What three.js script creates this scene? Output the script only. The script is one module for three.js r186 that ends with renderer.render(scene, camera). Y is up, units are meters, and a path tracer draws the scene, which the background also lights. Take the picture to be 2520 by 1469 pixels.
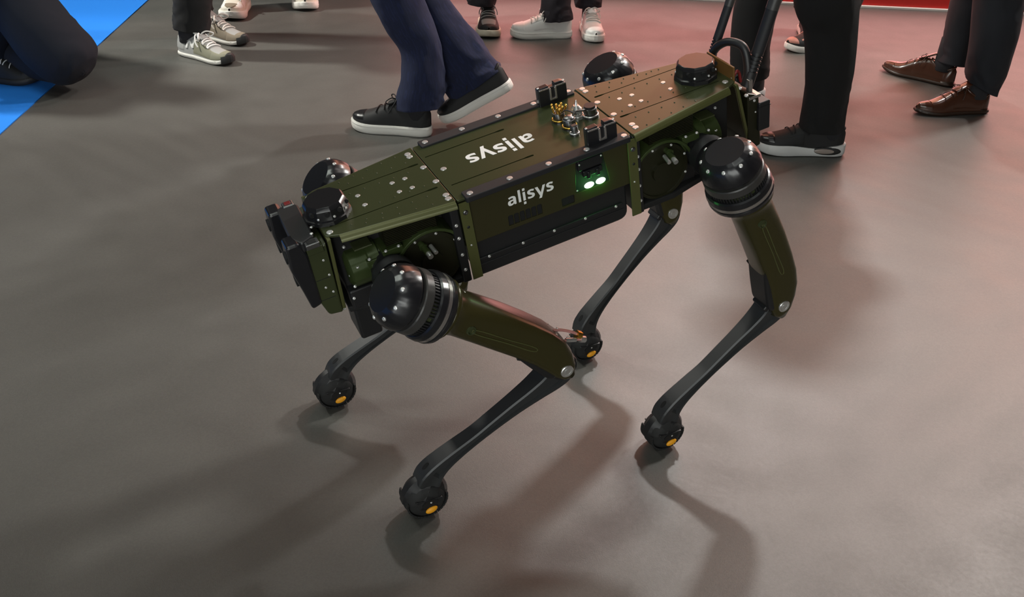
import * as THREE from 'three';
import { RoundedBoxGeometry } from 'three/addons/geometries/RoundedBoxGeometry.js';
import { mergeGeometries, mergeVertices, toCreasedNormals } from 'three/addons/utils/BufferGeometryUtils.js';
import { MarchingCubes } from 'three/addons/objects/MarchingCubes.js';
import { ImprovedNoise } from 'three/addons/math/ImprovedNoise.js';
import { FontLoader } from 'three/addons/loaders/FontLoader.js';
import { RectAreaLightUniformsLib } from 'three/addons/lights/RectAreaLightUniformsLib.js';

// ------------------------------------------------------------------ camera, light, exposure
const scene = new THREE.Scene();
scene.background = new THREE.Color(0x000000);
const camera = new THREE.PerspectiveCamera(33.26, 2520 / 1469, 0.05, 60);
camera.position.set(0, 1.30886, 0);
camera.rotation.order = 'YXZ';
camera.rotation.set(-0.52536, 0, 0.045);
const renderer = new THREE.WebGLRenderer({ antialias: true });
renderer.toneMapping = THREE.LinearToneMapping;
renderer.toneMappingExposure = 0.78;
renderer.shadowMap.enabled = true;
RectAreaLightUniformsLib.init();

const V = (x, y, z) => new THREE.Vector3(x, y, z);
function areaLight(name, [x, y, z], [tx, ty, tz], w, h, color, intensity) {
  const l = new THREE.RectAreaLight(color, intensity, w, h);
  l.name = name; l.position.set(x, y, z); l.lookAt(tx, ty, tz); l.castShadow = true; scene.add(l);
  return l;
}
// lamps of the hall: [position, aim, width, height, colour, intensity]; fittings are built further down around the same numbers
const LAMPS = [   // fixture, position, aim, width, height, colour, power, [half cone of a spot, source radius in m]
  ['stage_lamp', [4.3, 5.0, -5.55], [0.1, 0.2, -1.9], 0.6, 0.6, [1, 0.97, 0.92], 360],
  ['stage_lamp', [1.55, 4.5, -5.98], [1.05, 0, -4.75], 0.44, 0.44, [1, 0.97, 0.94], 400, [0.66, 0.17]],
  ['stage_lamp', [-4.9, 4.7, -4.3], [-1.3, 0, -4.5], 0.4, 0.4, [1, 0.98, 0.9], 190, [0.55, 0.2]],
  ['ceiling_panel', [-3.0, 5.6, -2.4], [-3.0, 0, -2.4], 2.4, 1.2, [0.92, 1, 0.9], 11],
  ['ceiling_panel', [1.2, 5.6, -3.4], [1.2, 0, -3.4], 2.4, 1.2, [1, 0.97, 0.93], 2],
  ['ceiling_panel', [-0.6, 5.6, 1.6], [-0.6, 0, 1.6], 3.0, 1.5, [0.94, 1, 0.93], 2.5],  // unseen panel added as front fill
];
for (const [n, p, t, w, h, c, i, cone] of LAMPS) {
  const d = V(...t).sub(V(...p)).normalize().multiplyScalar(0.012), q = V(...p).add(d);
  if (cone) {
    const l = new THREE.SpotLight(new THREE.Color(...c), i, 0, cone[0], 1, 2); l.name = n + '_light'; l.position.copy(q); l.target.position.set(...t);
    l.castShadow = true; l.shadow.radius = cone[1] / 0.02; l.shadow.mapSize.set(1024, 1024); scene.add(l, l.target); l.target.name = 'aim_point';
  } else areaLight(n + '_light', [q.x, q.y, q.z], t, w, h, new THREE.Color(...c), i);
}
const SCREEN = { x0: -0.65, x1: 4.35, y0: 0.1, y1: 3.95, z: -5.68, ys: 0.96 };   // lower rows of tiles show pale pink, upper rows red
for (const [y0, y1, c, i] of [[SCREEN.y0, SCREEN.ys, [1, 0.36, 0.31], 3.0], [SCREEN.ys, SCREEN.y1, [1, 0.48, 0.3], 3.6]])
  areaLight('video_wall_light', [(SCREEN.x0 + SCREEN.x1) / 2, (y0 + y1) / 2, SCREEN.z + 0.012], [(SCREEN.x0 + SCREEN.x1) / 2, (y0 + y1) / 2, 0], SCREEN.x1 - SCREEN.x0, y1 - y0, new THREE.Color(...c), i);

// added front fill: an unseen glowing wall behind the camera
const FILL_WALL = { x: -0.6, y: 1.9, z: 4.6, w: 5, h: 2.6 };
areaLight('fill_wall_light', [FILL_WALL.x, FILL_WALL.y, FILL_WALL.z - 0.012], [FILL_WALL.x, FILL_WALL.y, -2], FILL_WALL.w, FILL_WALL.h, new THREE.Color(0.95, 1, 0.96), 4.8);

// ------------------------------------------------------------------ helpers
let seed = 20240611;
const rnd = () => { seed = (seed * 1664525 + 1013904223) >>> 0; return seed / 4294967296; };
const N3 = new ImprovedNoise();
const lin = (r, g, b) => new THREE.Color().setRGB(r, g, b);
const std = (c, roughness, metalness = 0, extra = {}) => new THREE.MeshPhysicalMaterial({ color: Array.isArray(c) ? lin(...c) : new THREE.Color(c), roughness, metalness, side: THREE.DoubleSide, ...extra });
const used = {};
function numbered(name) { const k = used[name] = (used[name] ?? -1) + 1; return k ? `${name}_${String(k).padStart(3, '0')}` : name; }
function shade(m) { m.castShadow = true; m.receiveShadow = true; return m; }
function thing(name, label, category, [x, y, z] = [0, 0, 0], group) {
  const g = new THREE.Group(); g.name = numbered(name); g.position.set(x, y, z); scene.add(g);
  g.userData = { label, category }; if (group) g.userData.group = group; return g;
}
function structure(name, geo, mat) { const m = shade(new THREE.Mesh(geo, mat)); m.name = name; m.userData.kind = 'structure'; scene.add(m); return m; }
function sub(parent, name, geo, mat, pos, dir) {
  const m = shade(new THREE.Mesh(geo, mat)); m.name = name; parent.add(m);
  if (pos) m.position.set(...pos);
  if (dir) m.quaternion.setFromUnitVectors(V(0, 1, 0), V(...dir).normalize());
  return m;
}
const at = (g, x = 0, y = 0, z = 0, rx = 0, ry = 0, rz = 0) => g.applyMatrix4(new THREE.Matrix4().compose(V(x, y, z), new THREE.Quaternion().setFromEuler(new THREE.Euler(rx, ry, rz)), V(1, 1, 1)));
const box = (x0, x1, y0, y1, z0, z1, r = 0) => at(r ? new RoundedBoxGeometry(x1 - x0, y1 - y0, z1 - z0, 2, Math.min(r, (x1 - x0) / 2.01, (y1 - y0) / 2.01, (z1 - z0) / 2.01)) : new THREE.BoxGeometry(x1 - x0, y1 - y0, z1 - z0), (x0 + x1) / 2, (y0 + y1) / 2, (z0 + z1) / 2);
const merge = (list) => mergeGeometries(list.map(g => { g = g.index ? g.toNonIndexed() : g; for (const k of Object.keys(g.attributes)) if (!['position', 'normal', 'uv'].includes(k)) g.deleteAttribute(k); return g; }));
const cyl = (r, h, n = 32, r2 = r) => new THREE.CylinderGeometry(r2, r, h, n);
// cylinder from a to b
function rod(a, b, r, n = 14, r2 = r) {
  const A = V(...a), B = V(...b), d = B.clone().sub(A), g = cyl(r, d.length(), n, r2);
  g.applyQuaternion(new THREE.Quaternion().setFromUnitVectors(V(0, 1, 0), d.clone().normalize())); const m = A.add(B).multiplyScalar(0.5); g.translate(m.x, m.y, m.z); return g;
}
const tube = (pts, r, seg = 40, n = 8, closed = false) => new THREE.TubeGeometry(new THREE.CatmullRomCurve3(pts.map(p => V(...p)), closed), seg, r, n, closed);
// lathe about the X axis; profile [[x, r], ...]; creased normals
function latheX(profile, n = 48, crease = 0.6) {
  const g = new THREE.LatheGeometry(profile.map(([x, r]) => new THREE.Vector2(Math.max(r, 1e-5), x)), n); g.rotateZ(-Math.PI / 2);
  return toCreasedNormals(g, crease);
}
function ext(pts, depth, bevel = 0, holes = []) {   // shape in xy, centred thickness along z from 0 to depth
  const s = pts instanceof THREE.Shape ? pts : new THREE.Shape(pts.map(p => new THREE.Vector2(...p)));
  for (const h of holes) s.holes.push(new THREE.Path(h.map(p => new THREE.Vector2(...p))));
  const g = new THREE.ExtrudeGeometry(s, { depth: depth - 2 * bevel, bevelEnabled: bevel > 0, bevelSize: bevel, bevelThickness: bevel, bevelOffset: -bevel, bevelSegments: 2, curveSegments: 12 });
  g.translate(0, 0, bevel); return g;
}
// surface through rings (arrays of Vector3 of equal length); caps closed by fans
function loft(rings, { closed = true, caps = [true, true], uv = [1, 1] } = {}) {
  const n = rings[0].length, pos = [], uvs = [], idx = [], cols = closed ? n + 1 : n;
  rings.forEach((r, i) => { for (let j = 0; j < cols; j++) { const p = r[j % n]; pos.push(p.x, p.y, p.z); uvs.push(j / (cols - 1) * uv[0], i / (rings.length - 1) * uv[1]); } });
  for (let i = 0; i < rings.length - 1; i++) for (let j = 0; j < cols - 1; j++) { const a = i * cols + j, b = a + 1, c = a + cols, d = c + 1; idx.push(a, c, b, b, c, d); }
  const cap = (i, flip) => { const c = V(0, 0, 0); rings[i].forEach(p => c.add(p)); c.multiplyScalar(1 / n); const k = pos.length / 3; pos.push(c.x, c.y, c.z); uvs.push(0.5, 0.5); for (let j = 0; j < cols - 1; j++) { const a = i * cols + j; flip ? idx.push(k, a, a + 1) : idx.push(k, a + 1, a); } };
  if (caps[0]) cap(0, true); if (caps[1]) cap(rings.length - 1, false);
  const g = new THREE.BufferGeometry(); g.setAttribute('position', new THREE.Float32BufferAttribute(pos, 3)); g.setAttribute('uv', new THREE.Float32BufferAttribute(uvs, 2)); g.setIndex(idx); g.computeVertexNormals();
  if (closed) { const nn = g.attributes.normal; for (let i = 0; i < rings.length; i++) { const a = i * cols, b = a + cols - 1, v = V(nn.getX(a) + nn.getX(b), nn.getY(a) + nn.getY(b), nn.getZ(a) + nn.getZ(b)).normalize(); nn.setXYZ(a, v.x, v.y, v.z); nn.setXYZ(b, v.x, v.y, v.z); } }
  return g;
}
function noiseTexture(size, fn, srgb = false, repeat = [1, 1]) {
  const d = new Uint8Array(size * size * 4);
  for (let y = 0; y < size; y++) for (let x = 0; x < size; x++) { const c = fn(x / size, y / size), k = (y * size + x) * 4; for (let q = 0; q < 3; q++) d[k + q] = Math.max(0, Math.min(255, c[q] * 255)); d[k + 3] = 255; }
  const t = new THREE.DataTexture(d, size, size, THREE.RGBAFormat); t.wrapS = t.wrapT = THREE.RepeatWrapping; t.magFilter = THREE.LinearFilter; t.minFilter = THREE.LinearMipmapLinearFilter; t.generateMipmaps = true; if (srgb) t.colorSpace = THREE.SRGBColorSpace; t.repeat.set(...repeat); t.needsUpdate = true; return t;
}
// periodic noise for tiling textures
const pn = (u, v, f, s = 0) => { const a = u * 2 * Math.PI, b = v * 2 * Math.PI, k = f / (2 * Math.PI); return N3.noise(Math.cos(a) * k + s, Math.sin(a) * k + Math.cos(b) * k * 1.13 + s * 1.7, Math.sin(b) * k + s * 0.6); };

// ------------------------------------------------------------------ the hall
const floorMap = noiseTexture(1024, (u, v) => { const c = 0.32 + 0.015 * pn(u, v, 25, 1) + 0.03 * (rnd() - 0.5); return [c * 0.96, c * 0.95, c * 0.905]; }, true, [0.4, 0.4]);
const floorRough = noiseTexture(512, (u, v) => { const c = 0.55 + 0.05 * pn(u, v, 25, 3) + 0.05 * (rnd() - 0.5); return [c, c, c]; }, false, [0.4, 0.4]);
const floorBump = noiseTexture(512, () => { const c = 0.5 + 0.5 * (rnd() - 0.5); return [c, c, c]; }, false, [3, 3]);
const M = {
  floor: std([1, 1, 1], 0.9, 0, { map: floorMap, roughnessMap: floorRough, bumpMap: floorBump, bumpScale: 0.0003 }),
  carpet: std([0.004, 0.19, 0.72], 0.95, 0, { bumpMap: floorBump, bumpScale: 0.002 }),
  wall: std([0.12, 0.12, 0.125], 0.9), ceiling: std([0.05, 0.05, 0.055], 0.95),
};
function slab(name, x0, x1, y0, y1, z0, z1, mat) {
  const g = box(x0, x1, y0, y1, z0, z1), p = g.attributes.position, n = g.attributes.normal, uv = g.attributes.uv;
  for (let i = 0; i < p.count; i++) { const ay = Math.abs(n.getY(i)) > 0.5, ax = Math.abs(n.getX(i)) > 0.5; uv.setXY(i, ax ? p.getZ(i) : p.getX(i), ay ? p.getZ(i) : p.getY(i)); }
  return structure(name, g, mat);
}
slab('floor', -9, 9, -0.15, 0, -10, 6, M.floor);
slab('ceiling', -9, 9, 6, 6.2, -10, 6, M.ceiling);
slab('wall_back', -9, 9, 0, 6, -10.2, -10, M.wall);
slab('wall_front', -9, 9, 0, 6, 6, 6.2, M.wall);
slab('wall_left', -9.2, -9, 0, 6, -10, 6, M.wall);
slab('wall_right', 9, 9.2, 0, 6, -10, 6, M.wall);
{ // bright blue carpet whose edge runs into the picture
  const g = ext([[-8.9, 3.9], [-1.60, 3.9], [-1.60, 0], [-1.765, -3.22 + 0.35], [-1.915, -5.12], [-2.21, -9.9], [-8.9, -9.9]].map(([x, z]) => [x, -z]), 0.004, 0);
  g.rotateX(-Math.PI / 2);
  const c = shade(new THREE.Mesh(g, M.carpet)); c.name = 'carpet'; c.userData = { label: 'bright blue exhibition carpet laid beside the grey floor', category: 'carpet' }; scene.add(c);
}
{ // video wall on its red plinth
  const { x0, x1, y0, y1, z } = SCREEN;
  const t = thing('video_wall', 'red glowing video wall standing on a red plinth with a white base strip', 'screen', [(x0 + x1) / 2, 0, z]);
  const cx = (x0 + x1) / 2, w = (x1 - x0) / 2;
  sub(t, 'cabinet', box(-w - 0.04, w + 0.04, 0.08, y1 + 0.05, -0.25, -0.012, 0.004), std([0.02, 0.02, 0.02], 0.6));
  const nx = 8, ny = 5;
  const face = [std([0.02, 0.02, 0.02], 0.4, 0, { emissive: new THREE.Color(1, 0.045, 0.03), emissiveIntensity: 1.0 }), std([0.02, 0.02, 0.02], 0.4, 0, { emissive: new THREE.Color(1, 0.55, 0.6), emissiveIntensity: 1.0 })];
  for (let i = 0; i < nx; i++) for (let j = 0; j < ny; j++) sub(t, 'screen_tile', box(-w + i * 2 * w / nx + 0.001, -w + (i + 1) * 2 * w / nx - 0.001, y0 + j * (y1 - y0) / ny + 0.001, y0 + (j + 1) * (y1 - y0) / ny - 0.001, -0.012, 0), face[j < 1 ? 1 : 0]);
  sub(t, 'plinth', box(-w - 0.04, w + 0.04, 0.012, y0 - 0.002, -0.25, 0.028, 0.003), std([0.6, 0.02, 0.015], 0.45));
  sub(t, 'base_strip', box(-w - 0.05, w + 0.05, 0, 0.012, -0.25, 0.045, 0.002), std([0.8, 0.76, 0.72], 0.4));
}
// lamp fittings
LAMPS.forEach(([n, p, aim, w, h, c, i], k) => {
  const spot = n === 'stage_lamp';
  const t = thing(n, spot ? ['black square stage lamp above the right end of the video wall', 'black square stage lamp above the middle of the video wall', 'black square stage lamp hanging over the blue carpet'][k] : ['flat white ceiling light panel over the blue carpet', 'flat white ceiling light panel in front of the video wall', 'flat white fill light panel added farthest from the video wall'][k - 3], 'lamp', p);
  t.lookAt(...aim);
  sub(t, 'housing', merge([box(-w / 2 - 0.03, w / 2 + 0.03, -h / 2 - 0.03, h / 2 + 0.03, -(spot ? 0.25 : 0.06), -0.004, 0.01)]), std(spot ? [0.02, 0.02, 0.02] : [0.7, 0.7, 0.7], 0.6));
  sub(t, 'diffuser', box(-w / 2, w / 2, -h / 2, h / 2, -0.004, 0.002), std([0.8, 0.8, 0.8], 0.4, 0, { emissive: new THREE.Color(...c), emissiveIntensity: 1 }));
  if (spot) sub(t, 'yoke', merge([box(-w / 2 - 0.06, -w / 2 - 0.04, -0.02, 0.02, -0.45, -0.05), box(w / 2 + 0.04, w / 2 + 0.06, -0.02, 0.02, -0.45, -0.05), box(-w / 2 - 0.06, w / 2 + 0.06, -0.02, 0.02, -0.47, -0.45)]), std([0.02, 0.02, 0.02], 0.6));
  else sub(t, 'hanger', merge([rod([-w / 2 + 0.1, 0, -0.06], [-w / 2 + 0.1, 0, -0.4], 0.008), rod([w / 2 - 0.1, 0, -0.06], [w / 2 - 0.1, 0, -0.4], 0.008)]), std([0.4, 0.4, 0.4], 0.4, 1));
});
{ // body of the added fill wall
  const { x, y, z, w, h } = FILL_WALL, t = thing('fill_wall', 'unseen glowing white wall added as front fill, opposite the video wall', 'fill_wall', [x, 0, z]);
  sub(t, 'frame', merge([box(-w / 2 - 0.05, w / 2 + 0.05, y - h / 2 - 0.05, y - h / 2, 0, 0.14), box(-w / 2 - 0.05, w / 2 + 0.05, y + h / 2, y + h / 2 + 0.05, 0, 0.14), box(-w / 2 - 0.05, -w / 2, y - h / 2, y + h / 2, 0, 0.14), box(w / 2, w / 2 + 0.05, y - h / 2, y + h / 2, 0, 0.14), box(-w / 2, w / 2, y - h / 2, y + h / 2, 0.02, 0.14)]), std([0.5, 0.5, 0.5], 0.4, 0.8));
  sub(t, 'panel', box(-w / 2, w / 2, y - h / 2, y + h / 2, 0, 0.015), std([0.8, 0.8, 0.8], 0.5, 0, { emissive: new THREE.Color(0.95, 1, 0.96), emissiveIntensity: 1 }));
  sub(t, 'base', box(-w / 2 - 0.05, w / 2 + 0.05, 0, y - h / 2 - 0.05, 0, 0.16), std([0.3, 0.3, 0.3], 0.6));
}

// ------------------------------------------------------------------ robot dog
// body frame: X towards the tail, Y up, Z towards the robot's left side; pose measured from the photograph
const fine = noiseTexture(256, (u, v) => { const c = 0.5 + 0.5 * (rnd() - 0.5); return [c, c, c]; }, false, [40, 40]);
const K = {
  sidePanel: std([0.036, 0.032, 0.0115], 0.36, 0.15), oliveGlint: std([0.1, 0.105, 0.036], 0.33, 0.3), thigh: std([0.044, 0.038, 0.0112], 0.27, 0.25),  // lighter olive carries the painted edge glint of lips, straps and rims
  olive: std([0.046, 0.055, 0.022], 0.32, 0.2, { bumpMap: fine, bumpScale: 0.00002 }),
  oliveDark: std([0.016, 0.016, 0.0065], 0.4, 0.2),
  green: std([0.045, 0.065, 0.02], 0.35, 0.3),
  gloss: std([0.010, 0.010, 0.012], 0.3, 0, { clearcoat: 0.25, clearcoatRoughness: 0.2 }),
  puck: std([0.012, 0.012, 0.013], 0.26), satin: std([0.012, 0.012, 0.013], 0.45), rail: std([0.01, 0.01, 0.012], 0.62), void: std([0.004, 0.004, 0.004], 0.8),
  rubber: std([0.013, 0.013, 0.013], 0.75), carbon: std([0.034, 0.0355, 0.037], 0.42, 0.2),
  nickel: std([0.78, 0.78, 0.76], 0.36, 0.72), steel: std([0.74, 0.74, 0.72], 0.28, 0.85), darkSteel: std([0.25, 0.25, 0.25], 0.35, 1), brass: std([0.78, 0.5, 0.1], 0.28, 1),
  band: std([0.6, 0.57, 0.55], 0.25, 0.9), grey: std([0.04, 0.038, 0.036], 0.38), white: std([0.86, 0.86, 0.84], 0.5), yellow: std([0.85, 0.36, 0.01], 0.5),
  red: std([0.16, 0.012, 0.012], 0.4), bronze: std([0.2, 0.1, 0.03], 0.4, 0.3),
};
const robot = thing('robot_dog', 'olive green four-legged robot dog with black domed shoulders and glowing green lights', 'robot', [0.00098, 0, -1.66954]);
const pose = new THREE.Matrix4().makeBasis(V(0.8783378, 0.2229313, -0.4228763), V(-0.1726244, 0.9728265, 0.1543028), V(0.4457842, -0.0625312, 0.8929537)).setPosition(0, 0.66178, 0);
function bpart(name, geo, mat, local) {
  const m = shade(new THREE.Mesh(geo, mat)); m.name = name; robot.add(m);
  const mm = pose.clone(); if (local) mm.multiply(local); mm.decompose(m.position, m.quaternion, m.scale); return m;
}
// fasteners: button head with hexagon socket (axis +Y, unit radius 1)
const screwGeo = (() => {
  const g = new THREE.LatheGeometry([[0.36, 0.28], [0.38, 0.5], [0.62, 0.52], [0.88, 0.36], [1, 0.05], [1, -0.1]].map(p => new THREE.Vector2(...p)), 12);
  return merge([toCreasedNormals(g, 0.7), at(cyl(0.4, 0.02, 6), 0, 0.28, 0)]);
})();
function screw(parent, pos, dir = [0, 1, 0], r = 0.0036, mat = K.nickel) { const m = sub(parent, 'screw', screwGeo, mat, pos, dir); m.scale.setScalar(r); return m; }
const flatGeo = merge([toCreasedNormals(new THREE.LatheGeometry([[0.01, 0.16], [0.55, 0.2], [0.9, 0.16], [1, 0.03], [1, -0.1]].map(p => new THREE.Vector2(...p)), 14), 0.7)]);
function flatScrew(parent, pos, dir = [0, 1, 0], r = 0.0056) { const m = sub(parent, 'screw', flatGeo, K.nickel, pos, dir); m.scale.setScalar(r); return m; }
const stadium = (x0, x1, zc, hw, n = 6) => { const p = []; for (let i = 0; i <= n; i++) { const a = -Math.PI / 2 + Math.PI * i / n; p.push([x1 + Math.cos(a) * hw, zc + Math.sin(a) * hw]); } for (let i = 0; i <= n; i++) { const a = Math.PI / 2 + Math.PI * i / n; p.push([x0 + Math.cos(a) * hw, zc + Math.sin(a) * hw]); } return p; };
// keyhole slot: narrow slot with wider end
const slot = (x0, x1, zc, hw, wide, endLen, end = 1) => { // end=+1: wide part at x1
  const p = []; const n = 6; const xe = end > 0 ? x1 : x0, s = end;
  const up = [[x0, hw], [x1, hw]];
  if (end > 0) { p.push([x0, zc - hw], [x1 - endLen * 1.6, zc - hw], [x1 - endLen, zc - wide]); for (let i = 0; i <= n; i++) { const a = -Math.PI / 2 + Math.PI * i / n; p.push([x1 - wide + Math.cos(a) * wide, zc + Math.sin(a) * wide]); } p.push([x1 - endLen, zc + wide], [x1 - endLen * 1.6, zc + hw], [x0, zc + hw]); }
  else { p.push([x0 + endLen * 1.6, zc - hw], [x1, zc - hw], [x1, zc + hw], [x0 + endLen * 1.6, zc + hw], [x0 + endLen, zc + wide]); for (let i = 0; i <= n; i++) { const a = Math.PI / 2 + Math.PI * i / n; p.push([x0 + wide + Math.cos(a) * wide, zc + Math.sin(a) * wide]); } p.push([x0 + endLen, zc - wide]); }
  return p;
};
// plate lying in XZ: outline [[x, z]] -> slab from y0 down by t
function plate(outline, t, y0, bevel, holes) { const g = ext(outline.map(([x, z]) => [x, -z]), t, bevel, holes?.map(h => h.map(([x, z]) => [x, -z]))); g.rotateX(-Math.PI / 2); g.translate(0, y0 - t, 0); return g; }
const roundPoly = (pts, r, n = 5) => { const out = []; const N = pts.length; for (let i = 0; i < N; i++) { const P = new THREE.Vector2(...pts[i]), A = new THREE.Vector2(...pts[(i + N - 1) % N]).sub(P), B = new THREE.Vector2(...pts[(i + 1) % N]).sub(P); const rr = Math.min(Array.isArray(r) ? r[i] : r, A.length() / 2.1, B.length() / 2.1); if (rr < 1e-5) { out.push([P.x, P.y]); continue; } A.normalize(); B.normalize(); const a = P.clone().addScaledVector(A, rr), b = P.clone().addScaledVector(B, rr); for (let k = 0; k <= n; k++) { const t = k / n; out.push([a.x * (1 - t) ** 2 + 2 * P.x * t * (1 - t) + b.x * t * t, a.y * (1 - t) ** 2 + 2 * P.y * t * (1 - t) + b.y * t * t]); } } return out; };

// lettering with the emblem's double-dotted i
const font = await new FontLoader().loadAsync('fonts/droid/droid_sans_bold.typeface.json');
function lettering(width, xh) {    // origin: left end on the base line; x right, y up; thin in z
  const shapes = []; let pen = 0; const S = 70;
  for (const ch of 'alisys') {
    if (ch === 'i') { const w = 13; for (const [y0, y1] of [[0, 53], [61, 76], [-23, -8]]) shapes.push(new THREE.Shape([[pen + 6, y0], [pen + 6 + w, y0], [pen + 6 + w, y1], [pen + 6, y1]].map(p => new THREE.Vector2(...p)))); pen += 26; continue; }
    if (ch === 'l') { shapes.push(new THREE.Shape([[pen + 6, 0], [pen + 19, 0], [pen + 19, 76], [pen + 6, 76]].map(p => new THREE.Vector2(...p)))); pen += 25; continue; }
    if (ch === 'y') { shapes.push(new THREE.Shape([[17, -22], [31, -22], [57, 53], [43, 53], [29.5, 12], [15, 53], [0, 53], [22.5, -6]].map(([x, y]) => new THREE.Vector2(pen + x, y)))); pen += 57; continue; }
    const g = font.data.glyphs[ch], k = S / font.data.resolution;
    for (const s of font.generateShapes(ch, S)) { const q = s.extractPoints(6); const sh = new THREE.Shape(q.shape.map(p => new THREE.Vector2(p.x + pen, p.y))); sh.holes = q.holes.map(h => new THREE.Path(h.map(p => new THREE.Vector2(p.x + pen, p.y)))); shapes.push(sh); }
    pen += g.ha * k;
  }
  const g = new THREE.ExtrudeGeometry(shapes, { depth: 1, bevelEnabled: false }); g.computeBoundingBox();
  const b = g.boundingBox; g.translate(-b.min.x, 0, 0); g.scale(width / (b.max.x - b.min.x), xh / 54, 0.0006); return g;
}

// ---- middle section
{
  const body = bpart('battery_housing', merge([box(-0.166, 0.166, -0.1, -0.003, -0.1, 0.1, 0.004)]), K.oliveDark);
  for (const s of [1, -1]) {      // side panels with vents, notch and lamp window
    const vents = []; for (let i = 0; i < 6; i++) { const a = -0.0825 + i * 0.0111; vents.push(roundPoly([[a, -0.0885], [a + 0.0098, -0.0885], [a + 0.0098, -0.0675], [a, -0.0675]], [0, 0, 0.004, 0.004], 3)); }
    const win = roundPoly([[0.05, -0.0745], [0.118, -0.0745], [0.108, -0.0105], [0.056, -0.0105]], 0.002, 2);
    const g = ext([[-0.146, -0.096], [0.158, -0.096], [0.158, -0.004], [-0.146, -0.004]], 0.0035, 0.0006, s > 0 ? [...vents, win, roundPoly([[0.021, -0.0915], [0.046, -0.0915], [0.046, -0.0745], [0.021, -0.0745]], 0.002, 2)] : vents);
    if (s < 0) g.scale(1, 1, -1);
    const p = bpart('side_panel', at(g, 0, 0, s * 0.1005), K.sidePanel);
    if (s > 0) {
      sub(p, 'vent_backing', box(-0.0845, -0.0155, -0.0905, -0.0655, 0.1, 0.1012), K.void);
      sub(p, 'lettering', at(lettering(0.0875, 0.0172), -0.0785, -0.0488, 0.1038), K.white).userData.label = 'white company lettering on the side panel';
      sub(p, 'lamp_recess', box(0.0205, 0.119, -0.0918, -0.0095, 0.1, 0.1008), K.void);
      const lp = merge([box(0.058, 0.106, -0.033, -0.013, 0.1008, 0.1065, 0.002), box(0.066, 0.104, -0.0465, -0.0345, 0.1008, 0.1085, 0.002), box(0.0725, 0.079, -0.05, -0.036, 0.1, 0.112, 0.002), box(0.09, 0.097, -0.05, -0.036, 0.1, 0.112, 0.002)]);
      sub(p, 'latch_block', lp, K.gloss);
      for (const [x, y] of [[0.0605, -0.0185], [0.1035, -0.0155], [0.0745, -0.0375], [0.1, -0.0365], [0.053, -0.0705]]) screw(p, [x, y, 0.107 - (y < -0.06 ? 0.004 : 0)], [0, 0, 1], 0.0019);
      const led = std([0.9, 1, 0.9], 0.4, 0, { emissive: new THREE.Color(0.62, 1, 0.66), emissiveIntensity: 3 });
      for (const x of [0.0765, 0.0995]) {
        const e = sub(p, 'signal_light', at(new THREE.SphereGeometry(1, 20, 12).scale(0.0098, 0.0058, 0.0035), x, -0.0668, 0.1045), led); e.userData.label = 'glowing green oval signal light';
        const pl = new THREE.PointLight(new THREE.Color(0.05, 1, 0.12), 0.002, 0, 2); pl.position.set(x, -0.0668, 0.1125); pl.castShadow = true; pl.shadow.radius = 0.3; p.add(pl);
      }
    }
  }
  // lower black tray
  const prof = roundPoly([[-0.15, -0.098], [-0.15, -0.171], [0.152, -0.171], [0.152, -0.098]], [0.002, 0.006, 0.02, 0.002], 5);
  const tray = bpart('lower_tray', merge([at(ext(prof, 0.196, 0.004), 0, 0, -0.098), box(-0.146, 0.14, -0.1365, -0.1315, 0.094, 0.1025, 0.0015), box(-0.146, 0.14, -0.1365, -0.1315, -0.1025, -0.094, 0.0015), box(-0.086, -0.015, -0.097, -0.0925, 0.095, 0.1035, 0.001), box(0.018, 0.086, -0.097, -0.0925, 0.095, 0.1035, 0.001), box(-0.148, 0.145, -0.1485, -0.1465, 0.09, 0.0995, 0.0008)]), K.satin);
  for (const x of [-0.128, -0.062, 0.0, 0.063, 0.126]) for (const s of [1, -1]) screw(tray, [x, -0.134, s * 0.1022], [0, 0, s], 0.003);
  // top plate
  const P = roundPoly([[-0.1665, -0.107], [0.1665, -0.107], [0.1665, 0.107], [-0.1665, 0.107]], [0.004, 0.012, 0.012, 0.004], 5);
  const top = bpart('top_plate', plate(P, 0.0045, 0.0005, 0.0008, [slot(-0.16, -0.0025, -0.059, 0.0021, 0.0034, 0.013, 1), slot(-0.1565, 0.001, 0.0565, 0.0021, 0.0034, 0.013, 1)]), K.olive);
  const txt = lettering(0.129, 0.0285); txt.rotateX(-Math.PI / 2); txt.rotateY(Math.PI); txt.translate(0.0278, 0.0005, -0.0165);
  sub(top, 'lettering', txt, K.white).userData.label = 'white company lettering on the top plate';
  for (const [x, z] of [[-0.147, -0.0015]]) flatScrew(top, [x, 0.0005, z]);
  for (const s of [1, -1]) {
    const r = bpart('edge_rail', plate(roundPoly([[-0.153, s * 0.0905], [0.16, s * 0.0905], [0.16, s * 0.1155], [-0.153, s * 0.1155]], 0.004, 3), 0.0105, 0.0042, 0.0015), K.rail);
    for (let i = 0; i < 5; i++) flatScrew(r, [-0.1415 + i * 0.0735, 0.0042, s * 0.104]);
  }
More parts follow.
